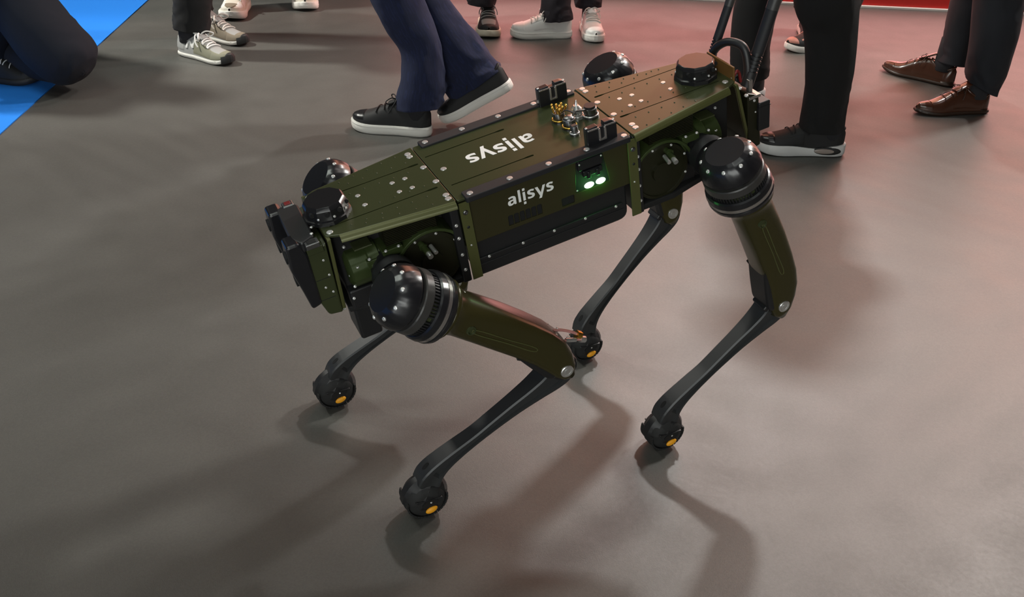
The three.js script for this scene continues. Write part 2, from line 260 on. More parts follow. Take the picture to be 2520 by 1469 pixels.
  // black latches standing on the rails
  for (const s of [1, -1]) {
    const z0 = s * 0.093;
    const out = roundPoly([[0.084, -0.002], [0.143, -0.002], [0.143, 0.034], [0.134, 0.04], [0.119, 0.04], [0.119, 0.034], [0.107, 0.034], [0.107, 0.038], [0.084, 0.037]], [0, 0, 0.004, 0.003, 0.001, 0.001, 0.001, 0.002, 0.004], 3);
    const c = bpart('top_latch', merge([at(ext(out, 0.013, 0.0018), 0, 0, z0 - 0.0065)]), K.gloss);
    sub(c, 'latch_tongue', merge([box(0.106, 0.11, 0.012, 0.033, z0 + 0.005, z0 + 0.0095, 0.001), box(0.117, 0.121, 0.012, 0.033, z0 + 0.005, z0 + 0.0095, 0.001), box(0.106, 0.121, 0.009, 0.013, z0 + 0.005, z0 + 0.0095, 0.001), box(0.086, 0.108, 0.0325, 0.0355, z0 + 0.004, z0 + 0.0085, 0.001), box(0.119, 0.14, 0.0325, 0.0355, z0 + 0.004, z0 + 0.0085, 0.001)]), K.band);
    for (const x of [0.087, 0.1395]) screw(c, [x, 0.0365, z0], [0, 1, 0], 0.0026);
  }
  // connector cluster
  const conn = [[0.0905, -0.021, 0.0115, 'cap'], [0.094, 0.0125, 0.0115, 'cap'], [0.122, -0.011, 0.010, 'silver'], [0.143, 0.001, 0.0125, 'open'], [0.089, 0.041, 0.007, 'small']];
  for (const [x, z, r, kind] of conn) {
    const c = bpart('connector', merge([at(latheX([[0, r * 1.25], [0.003, r * 1.25], [0.0035, r * 0.8], [0.009, r * 0.8], [0.0095, r], [0.018, r], [0.019, r * 0.85], [0.0165, r * 0.7], [0.0165, 0]], 20), x, 0, z, 0, 0, Math.PI / 2)]), kind === 'silver' ? K.steel : K.darkSteel);
    sub(c, 'collar', at(new THREE.TorusGeometry(r * 1.1, 0.0018, 6, 20), x, 0.005, z, Math.PI / 2), kind === 'cap' ? K.brass : K.steel);
    if (kind === 'cap') { const pins = []; for (let k = 0; k < 9; k++) { const a = k * 2.4, q = r * 1.05 * Math.sqrt((k + 0.4) / 9); pins.push(rod([x + Math.cos(a) * q, 0.017, z + Math.sin(a) * q], [x + Math.cos(a) * q * 1.25, 0.026 + 0.006 * rnd(), z + Math.sin(a) * q * 1.25], 0.0019, 6)); pins.push(at(new THREE.SphereGeometry(0.0026, 8, 6), x + Math.cos(a) * q * 1.25, 0.029, z + Math.sin(a) * q * 1.25)); } if (z < 0) sub(c, 'gold_pins', merge(pins), K.brass); else sub(c, 'cap', at(new THREE.SphereGeometry(r * 0.9, 16, 8, 0, 6.3, 0, 1.57).scale(1, 0.6, 1), x, 0.018, z), K.darkSteel); }
    if (kind === 'silver') sub(c, 'cap', merge([at(cyl(r, 0.006, 10, r * 0.5), x, 0.022, z), rod([x, 0.024, z], [x + 0.002, 0.034, z - 0.002], 0.003, 6, 0.001)]), K.steel);
    if (kind === 'open') sub(c, 'cap', at(cyl(r * 0.85, 0.006, 16), x, 0.02, z), K.satin);
    if (kind === 'small') sub(c, 'cap', box(x - 0.006, x + 0.006, 0.012, 0.02, z - 0.005, z + 0.005, 0.002), K.grey);
  }
  // cable clutter between the connectors
  bpart('cable', merge([tube([[0.091, 0.012, -0.02], [0.1, 0.024, -0.008], [0.112, 0.018, 0.004], [0.122, 0.01, -0.01]], 0.0016, 20, 6), tube([[0.094, 0.014, 0.012], [0.11, 0.026, 0.012], [0.13, 0.02, 0.006], [0.143, 0.018, 0.001]], 0.0016, 20, 6)]), K.grey);
}
// ---- end sections (front: s = -1, rear: s = 1)
for (const s of [-1, 1]) {
  const X = x => s * x, L = s < 0 ? 0.386 : 0.412, w1 = 0.107, w2 = s < 0 ? 0.0775 : 0.068;
  const O = [[0.1685, -w1], [L - 0.02, -w2 - 0.002], [L, -w2 + 0.008], [L, w2 - 0.008], [L - 0.02, w2 + 0.002], [0.1685, w1]].map(([x, z]) => [X(x), z]); if (s < 0) O.reverse();
  const zs = s < 0 ? [-0.045, 0.048] : [-0.055, 0.0395];
  const xe = s < 0 ? 0.372 : 0.392;
  const holes = zs.map(z => s < 0 ? slot(-xe, -0.177, z, 0.0018, 0.0033, 0.014, 1) : slot(0.181, xe, z, 0.0018, 0.0033, 0.014, -1));
  const top = bpart('end_plate', plate(roundPoly(O, 0.003, 2), 0.0045, 0.0012, 0.0007, holes), K.olive);
  // folded lips along both edges
  for (const z of [1, -1]) {
    const a = [X(0.170), z * (w1 - 0.0005)], b = [X(L - 0.021), z * (w2 + 0.0015)];
    const ring = ([x, zz], k) => [[0.001, 0], [0.0004, 0.0022], [-0.0018, 0.0052], [-0.0052, 0.0076], [-0.0105, 0.0088], [-0.0105, 0.0068], [-0.005, 0.0046], [-0.0022, 0.0015], [-0.0022, 0]].map(([y, o]) => V(x, y, zz + z * o));
    sub(top, 'folded_lip', toCreasedNormals(loft([ring(a), ring(b)]), 0.6), K.oliveGlint);
  }
  // rivets (tiny) joined, screws single
  const riv = []; const rg = () => at(new THREE.SphereGeometry(0.0015, 6, 4, 0, 6.3, 0, 1.57), 0, 0, 0);
  for (const zc of zs) for (const off of [-0.017, 0.017]) for (let k = 0; k < 6; k++) { const x = X(0.196 + k * 0.027 + (off > 0 ? 0.008 : 0)); if (Math.abs(zc + off) < w1 - 0.012 - (k * 0.027) * 0.14) riv.push(rg().translate(x, 0.0012, zc + off)); }
  for (const z of [1, -1]) for (let k = 0; k < 5; k++) riv.push(rg().translate(X(0.205 + k * 0.028), 0.0012, z * (w1 - 0.014 - k * 0.0045)));
  const rm = sub(top, 'rivets', merge(riv), K.olive); rm.userData.kind = 'stuff';
  const sc = s < 0 ? [[0.182, -0.0887], [0.182, -0.078], [0.1755, 0.0796], [0.1765, 0.0924], [0.1747, -0.0277], [0.1735, 0.0291], [0.215, -0.0138], [0.2385, -0.0144], [0.2145, 0.0216], [0.2375, 0.02], [0.302, -0.0135], [0.3005, 0.0214], [0.376, 0.0635], [0.376, -0.0635]]
    : [[0.18, -0.0998], [0.18, -0.087], [0.1855, 0.075], [0.185, 0.088], [0.1765, -0.0345], [0.178, 0.0233], [0.215, -0.02], [0.24, -0.018], [0.218, 0.014], [0.242, 0.012], [0.31, -0.022], [0.307, 0.008], [0.398, 0.05], [0.398, -0.05]];
  sc.forEach(([x, z], i) => flatScrew(top, [X(x), 0.0012, z], [0, 1, 0], i < 6 || i > 11 ? 0.0058 : 0.0046));
  // black faceted antenna puck
  const px = X(s < 0 ? 0.3625 : 0.370), pz = s < 0 ? 0.008 : -0.004, rr = (r, y, tw) => { const o = []; for (let k = 0; k < 10; k++) { const a = (k + 0.5) / 10 * 2 * Math.PI; o.push(V(px + Math.cos(a) * r * 1.02, y, pz + Math.sin(a) * r)); } return o; };
  const pk = bpart('antenna_puck', toCreasedNormals(loft([rr(0.041, 0.001), rr(0.0405, 0.008), rr(0.0375, 0.0095), rr(0.0365, 0.026), rr(0.0325, 0.0325), rr(0.0318, 0.033)], { caps: [false, true] }), 0.4), K.puck);
  for (const a of [1.1, 1.75, 2.5, 0.4]) sub(pk, 'side_notch', at(cyl(0.0042, 0.006, 10), px + Math.cos(a) * 0.0355, 0.0215, pz + Math.sin(a) * 0.0355, Math.PI / 2, 0, 0), K.void);
  for (const a of [1.45, 2.2, 0.7, 3.6]) screw(pk, [px + Math.cos(a) * 0.037, 0.0145, pz + Math.sin(a) * 0.037], [Math.cos(a), 0.2, Math.sin(a)], 0.0024);
  // black ring frame beside the middle section with olive straps
  const fr = bpart('ring_frame', merge([box(Math.min(X(0.167), X(0.183)), Math.max(X(0.167), X(0.183)), -0.168, -0.0035, -0.105, 0.105, 0.003)]), K.satin);
  for (const z of [1, -1]) {
    for (const y of [-0.047, -0.0735, -0.108, -0.14]) screw(fr, [X(0.176), y, z * 0.105], [0, 0, z], 0.0034);
    const xs = s < 0 ? [-0.166, -0.1475] : [0.156, 0.1745];
    const st = bpart('strap', merge([at(ext([[xs[0], -0.165], [xs[1], -0.165], [xs[1], -0.0065], [xs[0], -0.0065]], 0.0035, 0.0008, []), 0, 0, z > 0 ? 0.1052 : -0.1087)]), K.oliveGlint);
    const mid = (xs[0] + xs[1]) / 2;
    screw(st, [mid, -0.026, z * 0.1087], [0, 0, z], 0.0048, K.darkSteel); screw(st, [mid, -0.056, z * 0.1085], [0, 0, z], 0.0028, K.satin);
    screw(st, [mid - 0.001, -0.093, z * 0.1085], [0, 0, z], 0.002);
  }
  // core under the end plate
  const core = bpart('core_frame', merge([box(Math.min(X(0.182), X(L - 0.012)), Math.max(X(0.182), X(L - 0.012)), -0.125, -0.012, -0.055, 0.055, 0.004), plate([[X(0.178), -0.1], [X(0.25), -0.1], [X(L - 0.004), -0.062], [X(L - 0.004), 0.062], [X(0.25), 0.1], [X(0.178), 0.1]], 0.012, -0.156, 0.002)]), K.void);
  for (const z of [1, -1]) {
    // drum of the sideways hip motor
    const dr = bpart('hip_drum', merge([at(latheX([[0, 0.058], [0.04, 0.058], [0.046, 0.0555], [0.047, 0.05], [0.0445, 0.049], [0.0445, 0.02], [0.05, 0.019], [0.05, 0]], 44), X(0.228), -0.103, z * 0.05, 0, z > 0 ? -Math.PI / 2 : Math.PI / 2, 0)]), K.oliveDark);
    for (let k = 0; k < 5; k++) { const a = 0.5 + k * 0.75; screw(dr, [X(0.228 - 0.053 * Math.cos(a) * 1), -0.103 + 0.053 * Math.sin(a), z * 0.0965], [0, 0, z], 0.0027); }
    // arched cover above the drum
    const arch = []; for (let k = 0; k <= 14; k++) { const a = Math.PI * (0.1 + 0.8 * k / 14); arch.push([X(0.228) + Math.cos(a) * 0.0655, -0.103 + Math.sin(a) * 0.0655]); } for (let k = 14; k >= 0; k--) { const a = Math.PI * (0.1 + 0.8 * k / 14); arch.push([X(0.228) + Math.cos(a) * 0.06, -0.103 + Math.sin(a) * 0.06]); }
    bpart('drum_cover', at(ext(arch, 0.05, 0.001), 0, 0, z > 0 ? 0.053 : -0.103), K.green);
    // finned heat sink
    const hs = [box(Math.min(X(0.206), X(0.298)), Math.max(X(0.206), X(0.298)), -0.044, -0.009, z > 0 ? 0.055 : -0.082, z > 0 ? 0.082 : -0.055)];
    for (let k = 0; k < 11; k++) hs.push(box(Math.min(X(0.206), X(0.298)), Math.max(X(0.206), X(0.298)), -0.0435 + k * 0.0032, -0.0421 + k * 0.0032, Math.min(z * 0.08, z * 0.0955), Math.max(z * 0.08, z * 0.0955)));
    bpart('heat_sink', merge(hs), K.oliveDark);
    // hip roll actuator lying along the body with stepped brackets
    const ac = bpart('roll_actuator', merge([at(latheX([[0.268, 0.03], [0.272, 0.036], [0.31, 0.036], [0.312, 0.041], [0.33, 0.041], [0.332, 0.035], [0.362, 0.035], [0.368, 0.026], [0.368, 0]].map(([x, r]) => [x, r]), 36), 0, -0.083, z * 0.056, 0, s < 0 ? Math.PI : 0, 0)]), K.green);
    const bx = (a, b, c, d, e, f, r = 0.0015) => box(Math.min(X(a), X(b)), Math.max(X(a), X(b)), c, d, Math.min(z * e, z * f), Math.max(z * e, z * f), r);
    sub(ac, 'bracket', merge([bx(0.272, 0.308, -0.062, -0.048, 0.06, 0.1), bx(0.306, 0.336, -0.075, -0.06, 0.06, 0.094), bx(0.334, 0.36, -0.09, -0.07, 0.06, 0.086)]), K.green);
    sub(ac, 'wire_tray', bx(0.318, 0.35, -0.036, -0.033, 0.06, 0.088), K.olive);
    sub(ac, 'lower_cover', merge([bx(0.262, 0.31, -0.156, -0.12, 0.05, 0.08, 0.004), bx(0.31, 0.376, -0.158, -0.118, 0.05, 0.075, 0.004)]), K.satin);
    for (const [x, y, zz] of [[0.331, -0.0555, 0.094], [0.302, -0.0475, 0.1], [0.279, -0.047, 0.1], [0.352, -0.067, 0.086], [0.364, -0.108, 0.078], [0.366, -0.0835, 0.078], [0.371, -0.132, 0.076], [0.362, -0.031, 0.07]]) screw(ac, [X(x), y, z * zz], y > -0.07 ? [0, 1, 0.4 * z] : [0, 0.3, z], 0.003);
    // cable glands
    const gl = bpart('cable_gland', merge([rod([X(0.241), -0.062, z * 0.088], [X(0.238), -0.067, z * 0.122], 0.0058, 10), rod([X(0.241), -0.062, z * 0.104], [X(0.2405), -0.063, z * 0.108], 0.0075, 6)]), K.green);
    sub(gl, 'gland_nut', merge([rod([X(0.2385), -0.0665, z * 0.116], [X(0.2375), -0.069, z * 0.132], 0.0048, 10), rod([X(0.228), -0.064, z * 0.108], [X(0.226), -0.0675, z * 0.128], 0.0038, 10)]), K.steel);
  }
  // sloping end bulkhead with olive rim
  const H = 0.158, tilt = s < 0 ? 0.008 : 0.04;
  const rim = roundPoly([[-w2 - 0.003, -0.001], [-w2 + 0.008, -H], [w2 - 0.008, -H], [w2 + 0.003, -0.001]], [0.004, 0.014, 0.014, 0.004], 4);
  const inner = roundPoly([[-w2 + 0.004, -0.008], [-w2 + 0.014, -H + 0.007], [w2 - 0.014, -H + 0.007], [w2 - 0.004, -0.008]], [0.004, 0.01, 0.01, 0.004], 4);
  const gB = ext(rim, 0.006, 0.001, [inner]); gB.rotateY(Math.PI / 2); // x thickness, z = -x
  { const p = gB.attributes.position; for (let i = 0; i < p.count; i++) p.setX(i, p.getX(i) - 0.003 + X(L - 0.003) + s * tilt * (-p.getY(i) / H)); gB.computeVertexNormals(); }
  const bulk = bpart('end_frame', toCreasedNormals(gB, 0.5), K.oliveGlint);
  for (const [y, z] of [[-0.04, 1], [-0.09, 1], [-0.15, 1], [-0.04, -1], [-0.09, -1]]) screw(bulk, [X(L - 0.003 + tilt * -y / H * 1), y, z * (w2 - 0.0005 + y * 0.06)], [0, 0, z], 0.003);
  const gP = ext(inner, 0.004); gP.rotateY(Math.PI / 2); { const p = gP.attributes.position; for (let i = 0; i < p.count; i++) p.setX(i, p.getX(i) - 0.002 + X(L - 0.004) + s * tilt * (-p.getY(i) / H)); gP.computeVertexNormals(); }
  sub(bulk, 'bulkhead_panel', gP, s < 0 ? K.satin : K.oliveDark);
}
// ---- head
{
  const prof = roundPoly([[-0.388, -0.012], [-0.424, -0.022], [-0.428, -0.115], [-0.418, -0.152], [-0.394, -0.156]], [0.002, 0.004, 0.006, 0.006, 0.004], 3);
  const hd = bpart('head_block', at(ext(prof, 0.138, 0.003), 0, 0, -0.069), K.olive);
  sub(hd, 'seam', merge([box(-0.425, -0.398, -0.0775, -0.0765, 0.0685, 0.0694), box(-0.427, -0.398, -0.1185, -0.1175, 0.0685, 0.0694)]), K.rail);
  sub(hd, 'top_step', box(-0.422, -0.394, -0.0235, -0.0105, 0.04, 0.073, 0.0015), K.olive);
  for (const [x, y] of [[-0.4, -0.042], [-0.398, -0.073], [-0.4, -0.108], [-0.41, -0.095]]) screw(hd, [x, y, 0.069], [0, 0, 1], 0.0024);
  for (const z of [1, -1]) {
    const c = roundPoly([[-0.452, 0.006], [-0.428, 0.006], [-0.421, -0.02], [-0.4235, -0.122], [-0.442, -0.127], [-0.448, -0.085], [-0.456, -0.04]], [0.006, 0.008, 0.008, 0.005, 0.006, 0.01, 0.008], 4);
    const b = bpart('camera_bar', at(ext(c, 0.036, 0.004), 0, 0, z > 0 ? 0.036 : -0.078), K.gloss);
    for (const y of [-0.022, -0.07]) sub(b, 'lens', at(latheX([[0, 0.011], [0.004, 0.011], [0.004, 0.008], [0.001, 0.006], [0.002, 0]], 20), y > -0.05 ? -0.453 : -0.449, y, z > 0 ? 0.054 : -0.06, 0, Math.PI, 0), K.void);
  }
  const br = bpart('camera_bridge', plate(roundPoly([[-0.436, -0.055], [-0.414, -0.06], [-0.399, -0.048], [-0.402, 0.062], [-0.426, 0.074], [-0.438, 0.05]], 0.006, 3), 0.02, 0.006, 0.003), K.satin);
  screw(br, [-0.409, 0.006, -0.052], [0, 1, 0], 0.0035); screw(br, [-0.404, 0.006, 0.056], [0, 1, 0], 0.003); screw(br, [-0.398, 0.001, 0.03], [0, 1, 0], 0.003);
  const cn = bpart('front_connector', box(-0.422, -0.399, -0.006, 0.0035, 0.0655, 0.083, 0.0015), K.darkSteel); sub(cn, 'socket', box(-0.418, -0.403, -0.0045, 0.0045, 0.069, 0.0795, 0.001), K.void);
  const fc = bpart('front_connector', box(-0.424, -0.405, -0.002, 0.008, -0.066, -0.048, 0.002), K.darkSteel); sub(fc, 'socket', box(-0.42, -0.409, 0.0, 0.0095, -0.062, -0.052, 0.001), K.red);
  bpart('bumper_block', merge([box(-0.372, -0.33, -0.262, -0.12, -0.04, 0.03, 0.006)]), K.satin);
}
// ---- tail: flap, carrier plate, black module, antennas and cable
{
  bpart('rear_flap', merge([box(0.4115, 0.4155, -0.004, 0.027, -0.03, 0.056, 0.0012)]), K.bronze);
  const cp = bpart('rear_carrier', at(ext(roundPoly([[0.436, -0.03], [0.462, -0.042], [0.468, -0.15], [0.44, -0.156]], 0.003, 2), 0.11, 0.002), 0, 0, -0.045), K.oliveDark);
  screw(cp, [0.452, -0.05, 0.065], [0, 0, 1], 0.003); screw(cp, [0.455, -0.075, 0.065], [0, 0, 1], 0.002);
  const md = bpart('rear_module', box(0.458, 0.484, -0.116, -0.056, 0.03, 0.072, 0.003), K.satin);
  sub(md, 'module_seam', box(0.4575, 0.4845, -0.066, -0.0645, 0.0295, 0.0725), K.gloss);
  const bk = bpart('antenna_bracket', merge([box(0.448, 0.456, -0.04, -0.012, 0.044, 0.054, 0.001), box(0.44, 0.466, -0.046, -0.04, 0.03, 0.066, 0.001)]), K.band);
  screw(bk, [0.452, -0.04, 0.06], [0, 1, 0], 0.003);
  for (const [x, y, z] of [[0.418, -0.012, 0.067], [0.415, 0.004, 0.05], [0.43, -0.03, 0.07], [0.422, 0.012, 0.034]]) screw(cp, [x, y, z], [0, 1, 0.3], 0.004);
  sub(cp, 'red_wire', tube([[0.414, 0.006, 0.052], [0.42, 0.016, 0.054], [0.428, 0.01, 0.05], [0.432, -0.01, 0.05]], 0.003, 16, 6), K.red);
  const up = [0.13, 0.36, 0.03];
  for (const [a, top, r] of [[[0.43, -0.012, -0.05], [0.52, 0.196, -0.05], 0.0085], [[0.452, -0.03, 0.04], [0.56, 0.24, 0.04], 0.0115]]) {
    const d = V(...top).sub(V(...a)), P = t => [a[0] + d.x * t, a[1] + d.y * t, a[2] + d.z * t];
    const an = bpart('whip_antenna', rod(P(0.22), P(1.9), r, 14, r * 0.92), K.rail);
    sub(an, 'flexible_base', merge([rod(P(0), P(0.1), r * 1.05), rod(P(0.1), P(0.24), r * 0.8), ...[0.11, 0.135, 0.16, 0.185, 0.21].map(t => rod(P(t), P(t + 0.014), r * 1.02))]), K.satin);
    sub(an, 'tip_cap', rod(P(1.9), P(1.93), r, 14, r * 0.4), K.satin);
    sub(an, 'label_sleeve', rod(P(0.5), P(0.68), r * 1.04), K.grey);
  }
  bpart('antenna_cable', tube([[0.432, 0.0, -0.05], [0.437, 0.03, -0.03], [0.446, 0.045, -0.005], [0.458, 0.04, 0.02], [0.458, 0.01, 0.035], [0.452, -0.026, 0.042]], 0.008, 40, 10), K.satin);
}
// ---- legs
function leg(Hp, Kp, Fp, front, near) {
  const h = V(...Hp), k = V(...Kp), f = V(...Fp), out = near ? 1 : -1;
  const v = k.clone().sub(h), ln = v.length(), X0 = v.normalize(), Y0 = V(0, 0, 1).cross(X0).normalize(), Z0 = X0.clone().cross(Y0), dl = Math.atan2(0.02, 0.353);
  const X1 = X0.clone().multiplyScalar(Math.cos(dl)).addScaledVector(Y0, Math.sin(dl)), Y1 = Z0.clone().cross(X1);
  const T = new THREE.Matrix4().makeBasis(X1, Y1, Z0).setPosition(h.x, h.y, h.z), sc = ln / 0.3536;
  // shoulder: dome and rings about the thigh axis
  const dome = bpart('shoulder_dome', latheX([[-0.0455, 0], [-0.0455, 0.0345], [-0.0432, 0.039], [-0.036, 0.0462], [-0.027, 0.0515], [-0.017, 0.0545], [-0.009, 0.0555], [-0.007, 0.0545], [-0.007, 0.047], [0.002, 0.047], [0.002, 0.04]], 64, 0.45), K.gloss, T);
  for (let i = 0; i < 9; i++) { const a = i / 9 * 2 * Math.PI + 0.2; const r = 0.0448; screw(dome, [-0.0375, Math.cos(a) * r, Math.sin(a) * r], [-0.72, Math.cos(a) * 0.69, Math.sin(a) * 0.69], 0.0038); }
  bpart('shoulder_ring', latheX([[0.001, 0.044], [0.001, 0.0535], [0.003, 0.0552], [0.016, 0.0558], [0.018, 0.0545], [0.018, 0.044]], 64, 0.45), K.grey, T);
  const fins = []; for (let i = 0; i < 60; i++) { if (i % 15 === 0) continue; const a = i / 60 * 2 * Math.PI; fins.push(at(new THREE.BoxGeometry(0.0105, 0.006, 0.0027), 0.0235, Math.cos(a) * 0.0508, Math.sin(a) * 0.0508, -0 + a, 0, 0)); }
  const fr = bpart('cooling_ring', latheX([[0.016, 0.0495], [0.031, 0.0495]], 48), K.olive, T); sub(fr, 'cooling_fins', merge(fins), K.satin);
  const cl = bpart('shoulder_collar', latheX([[0.0285, 0.047], [0.0285, 0.056], [0.031, 0.059], [0.0405, 0.0605], [0.0425, 0.0595], [0.0425, 0.054], [0.05, 0.054], [0.05, 0.0595], [0.0528, 0.0605], [0.06, 0.0588], [0.0645, 0.0545], [0.0655, 0.044]], 64, 0.45), K.gloss, T);
  sub(cl, 'bright_band', latheX([[0.0426, 0.0582], [0.043, 0.0594], [0.0495, 0.0594], [0.0499, 0.0582]], 64), K.band);
  bpart('hip_arm', merge([at(cyl(0.031, 0.1, 32), 0.01, 0, -out * 0.068, Math.PI / 2), at(cyl(0.037, 0.02, 32), 0.01, 0, -out * 0.075, Math.PI / 2)]), K.satin, T);
  // thigh
  const st = [[0.06, 0.004, 0.0525, 0.0525, 2], [0.0715, 0.004, 0.052, 0.052, 2], [0.0745, 0.004, 0.049, 0.049, 2], [0.08, 0.005, 0.0415, 0.0415, 2.05], [0.1, 0.006, 0.0388, 0.0388, 2.2], [0.14, 0.0065, 0.0378, 0.0378, 2.8], [0.18, 0.0065, 0.037, 0.037, 3.6], [0.24, 0.005, 0.036, 0.036, 4.2], [0.285, 0.002, 0.0355, 0.035, 4.5], [0.32, -0.0045, 0.035, 0.034, 4.5], [0.347, -0.0135, 0.0315, 0.0332, 4.2], [0.368, -0.0215, 0.0235, 0.0322, 3.8], [0.381, -0.027, 0.0105, 0.03, 3.2]];
  const rings = st.map(([a, c, hh, hw, e]) => { const o = []; for (let j = 0; j < 36; j++) { const t = j / 36 * 2 * Math.PI, cs = Math.cos(t), sn = Math.sin(t); o.push(V(a, c + Math.sign(cs) * Math.abs(cs) ** (2 / e) * hh, Math.sign(sn) * Math.abs(sn) ** (2 / e) * hw)); } return o; });
  const th = bpart('thigh', loft(rings, { caps: [true, true] }), K.thigh, T);
  for (const zz of [1, -1]) {
    sub(th, 'side_groove', tube([[0.125, 0.0025, zz * 0.0383], [0.2, 0.004, zz * 0.037], [0.262, 0.0045, zz * 0.0356], [0.268, 0.001, zz * 0.0354], [0.262, -0.0022, zz * 0.0356], [0.2, -0.0028, zz * 0.037], [0.125, -0.0035, zz * 0.0383], [0.118, -0.0005, zz * 0.0384]], 0.0012, 60, 6, true), K.oliveGlint);
    sub(th, 'boss', at(latheX([[0, 0.009], [0.004, 0.0082], [0.005, 0.0065], [0.002, 0.005], [0.002, 0]], 18), 0.117, -0.0005, zz * 0.0365, 0, zz > 0 ? -Math.PI / 2 : Math.PI / 2, 0), K.olive);
    const kb = sub(th, 'knee_bolt', at(latheX([[0, 0.0125], [0.003, 0.0125], [0.004, 0.0115], [0.004, 0.0085], [0.0028, 0.008], [0.0028, 0.005], [0.0042, 0.0045], [0.0042, 0]], 28, 0.4), 0.353 * sc, -0.02, zz * 0.0318, 0, zz > 0 ? -Math.PI / 2 : Math.PI / 2, 0), K.steel);
    for (const [a, b] of [[0.105, 0.03], [0.3, 0.033], [0.3, -0.034]]) screw(th, [a, b, zz * (a < 0.2 ? 0.028 : 0.018)], [0, Math.sign(b), zz * 0.6], 0.0028);
  }
  for (const [a, b] of [[0.092, 0.044], [0.31, 0.039], [0.345, 0.031]]) screw(th, [a, b, 0], [0, 1, 0], 0.003);
  sub(th, 'knee_guard', at(ext(roundPoly([[0.24, -0.028], [0.29, -0.041], [0.335, -0.05], [0.35, -0.045], [0.345, -0.012], [0.26, -0.012]], [0.002, 0.02, 0.008, 0.008, 0.002, 0.002], 4), 0.058, 0.006), 0, 0, -0.029), K.satin);
  // shank: basis from knee to foot
  const X = f.clone().sub(k), len = X.length(); X.normalize(); const Zt = V(0, 0, 1), Y = Zt.clone().cross(X).normalize(), Z = X.clone().cross(Y).normalize();
  const S = new THREE.Matrix4().makeBasis(X, Y, Z).setPosition(k.x, k.y, k.z), q = len / 0.357;
  // [x, top, bottom, half width]
  const sh = [[-0.026, -0.012, 0.014, 0.017], [-0.012, -0.02, 0.028, 0.02], [0.01, -0.02, 0.037, 0.021], [0.035, -0.013, 0.034, 0.021], [0.07, -0.013, 0.024, 0.019], [0.115, -0.018, 0.012, 0.017], [0.16, -0.0235, 0.002, 0.0165], [0.2, -0.0285, -0.0055, 0.0165], [0.24, -0.0375, -0.012, 0.0175], [0.275, -0.045, -0.0145, 0.0185], [0.3, -0.0485, -0.011, 0.0195], [0.322, -0.0475, 0.0, 0.02], [0.34, -0.04, 0.008, 0.0195]];
  // channel section: lid, recessed web, lower flange
  const sect = ([x, t, b, w]) => { const d = b - t, yy = u => t + d * u, e = 0.0028, rec = x > 0.02 && x < 0.305 ? 0.0055 : 0.0008, n = w - rec; return [[yy(0) , -w + e], [yy(0), w - e], [yy(0) + e, w], [yy(0.3), w], [yy(0.34), n], [yy(0.72), n], [yy(0.76), w], [yy(1) - e, w], [yy(1), w - e], [yy(1), -w + e], [yy(1) - e, -w], [yy(0.76), -w], [yy(0.72), -n], [yy(0.34), -n], [yy(0.3), -w], [yy(0) + e, -w]].map(([y, z]) => V(x * q, y, z)); };
  const curve = []; for (let i = 0; i < sh.length - 1; i++) for (let u = 0; u < 4; u++) curve.push(sh[i].map((_, c) => { const p0 = sh[Math.max(0, i - 1)][c], p1 = sh[i][c], p2 = sh[i + 1][c], p3 = sh[Math.min(sh.length - 1, i + 2)][c], t = u / 4; return 0.5 * (2 * p1 + (p2 - p0) * t + (2 * p0 - 5 * p1 + 4 * p2 - p3) * t * t + (3 * p1 - p0 - 3 * p2 + p3) * t * t * t); }));
  curve.push(sh[sh.length - 1]);
  const sk = bpart('shank', toCreasedNormals(loft(curve.map(sect)), 0.55), K.carbon, S);
  sub(sk, 'drain_hole', at(cyl(0.0055, 0.001, 16).scale(1.6, 1, 0.8), 0.305 * q, -0.0487, 0), K.void);
  sub(sk, 'knee_sleeve', merge([at(cyl(0.026, 0.046, 28), 0, 0, 0, Math.PI / 2), box(0.012, 0.03, -0.024, 0.0, -0.0205, 0.0205, 0.004)]), K.satin);
  // foot: treaded toe
  const world = f.clone().applyMatrix4(pose).y + 0, R = world - 0.0015;
  const Fm = new THREE.Matrix4().makeTranslation(f.x, f.y, f.z);
  const ft = bpart('foot', merge([at(latheX([[-0.0285, 0], [-0.0285, R * 0.5], [-0.024, R * 0.78], [-0.014, R * 0.95], [0, R], [0.014, R * 0.95], [0.024, R * 0.78], [0.0285, R * 0.5], [0.0285, 0]], 40, 0.9), 0, 0, 0, 0, Math.PI / 2, 0)]), K.rubber, Fm);
  const up = V(0, 1, 0).applyMatrix4(new THREE.Matrix4().extractRotation(pose).invert()), dn = Math.atan2(-up.y, -up.x);
  const tr = []; for (let i = -9; i <= 9; i++) for (const zz of [-0.016, 0, 0.016]) { const a = dn + i * 0.185 + zz * 5, q = R * (zz ? 0.95 : 0.99); tr.push(at(new THREE.BoxGeometry(0.0062, 0.0032, 0.012), Math.cos(a) * q, Math.sin(a) * q, zz, 0, 0, a - Math.PI / 2)); }
  sub(ft, 'tread', merge(tr), K.rubber);
  const toK = Math.atan2(-X.y, -X.x), gd = new THREE.SphereGeometry(1, 12, 10, 0, 2 * Math.PI, 0, 2.0); gd.rotateY(0.26); gd.scale(R * 1.1, R * 1.2, 0.0315);
  sub(ft, 'ankle_guard', merge([at(toCreasedNormals(gd, 0.3), 0, 0, 0, 0, 0, (toK + Math.atan2(up.y, up.x)) / 2 - Math.PI / 2), at(box(-0.026, 0.026, 0.0075, 0.0115, -0.0308, 0.0308, 0.0015), 0, 0, 0, 0, 0, Math.atan2(up.y, up.x) - Math.PI / 2)]), K.satin);
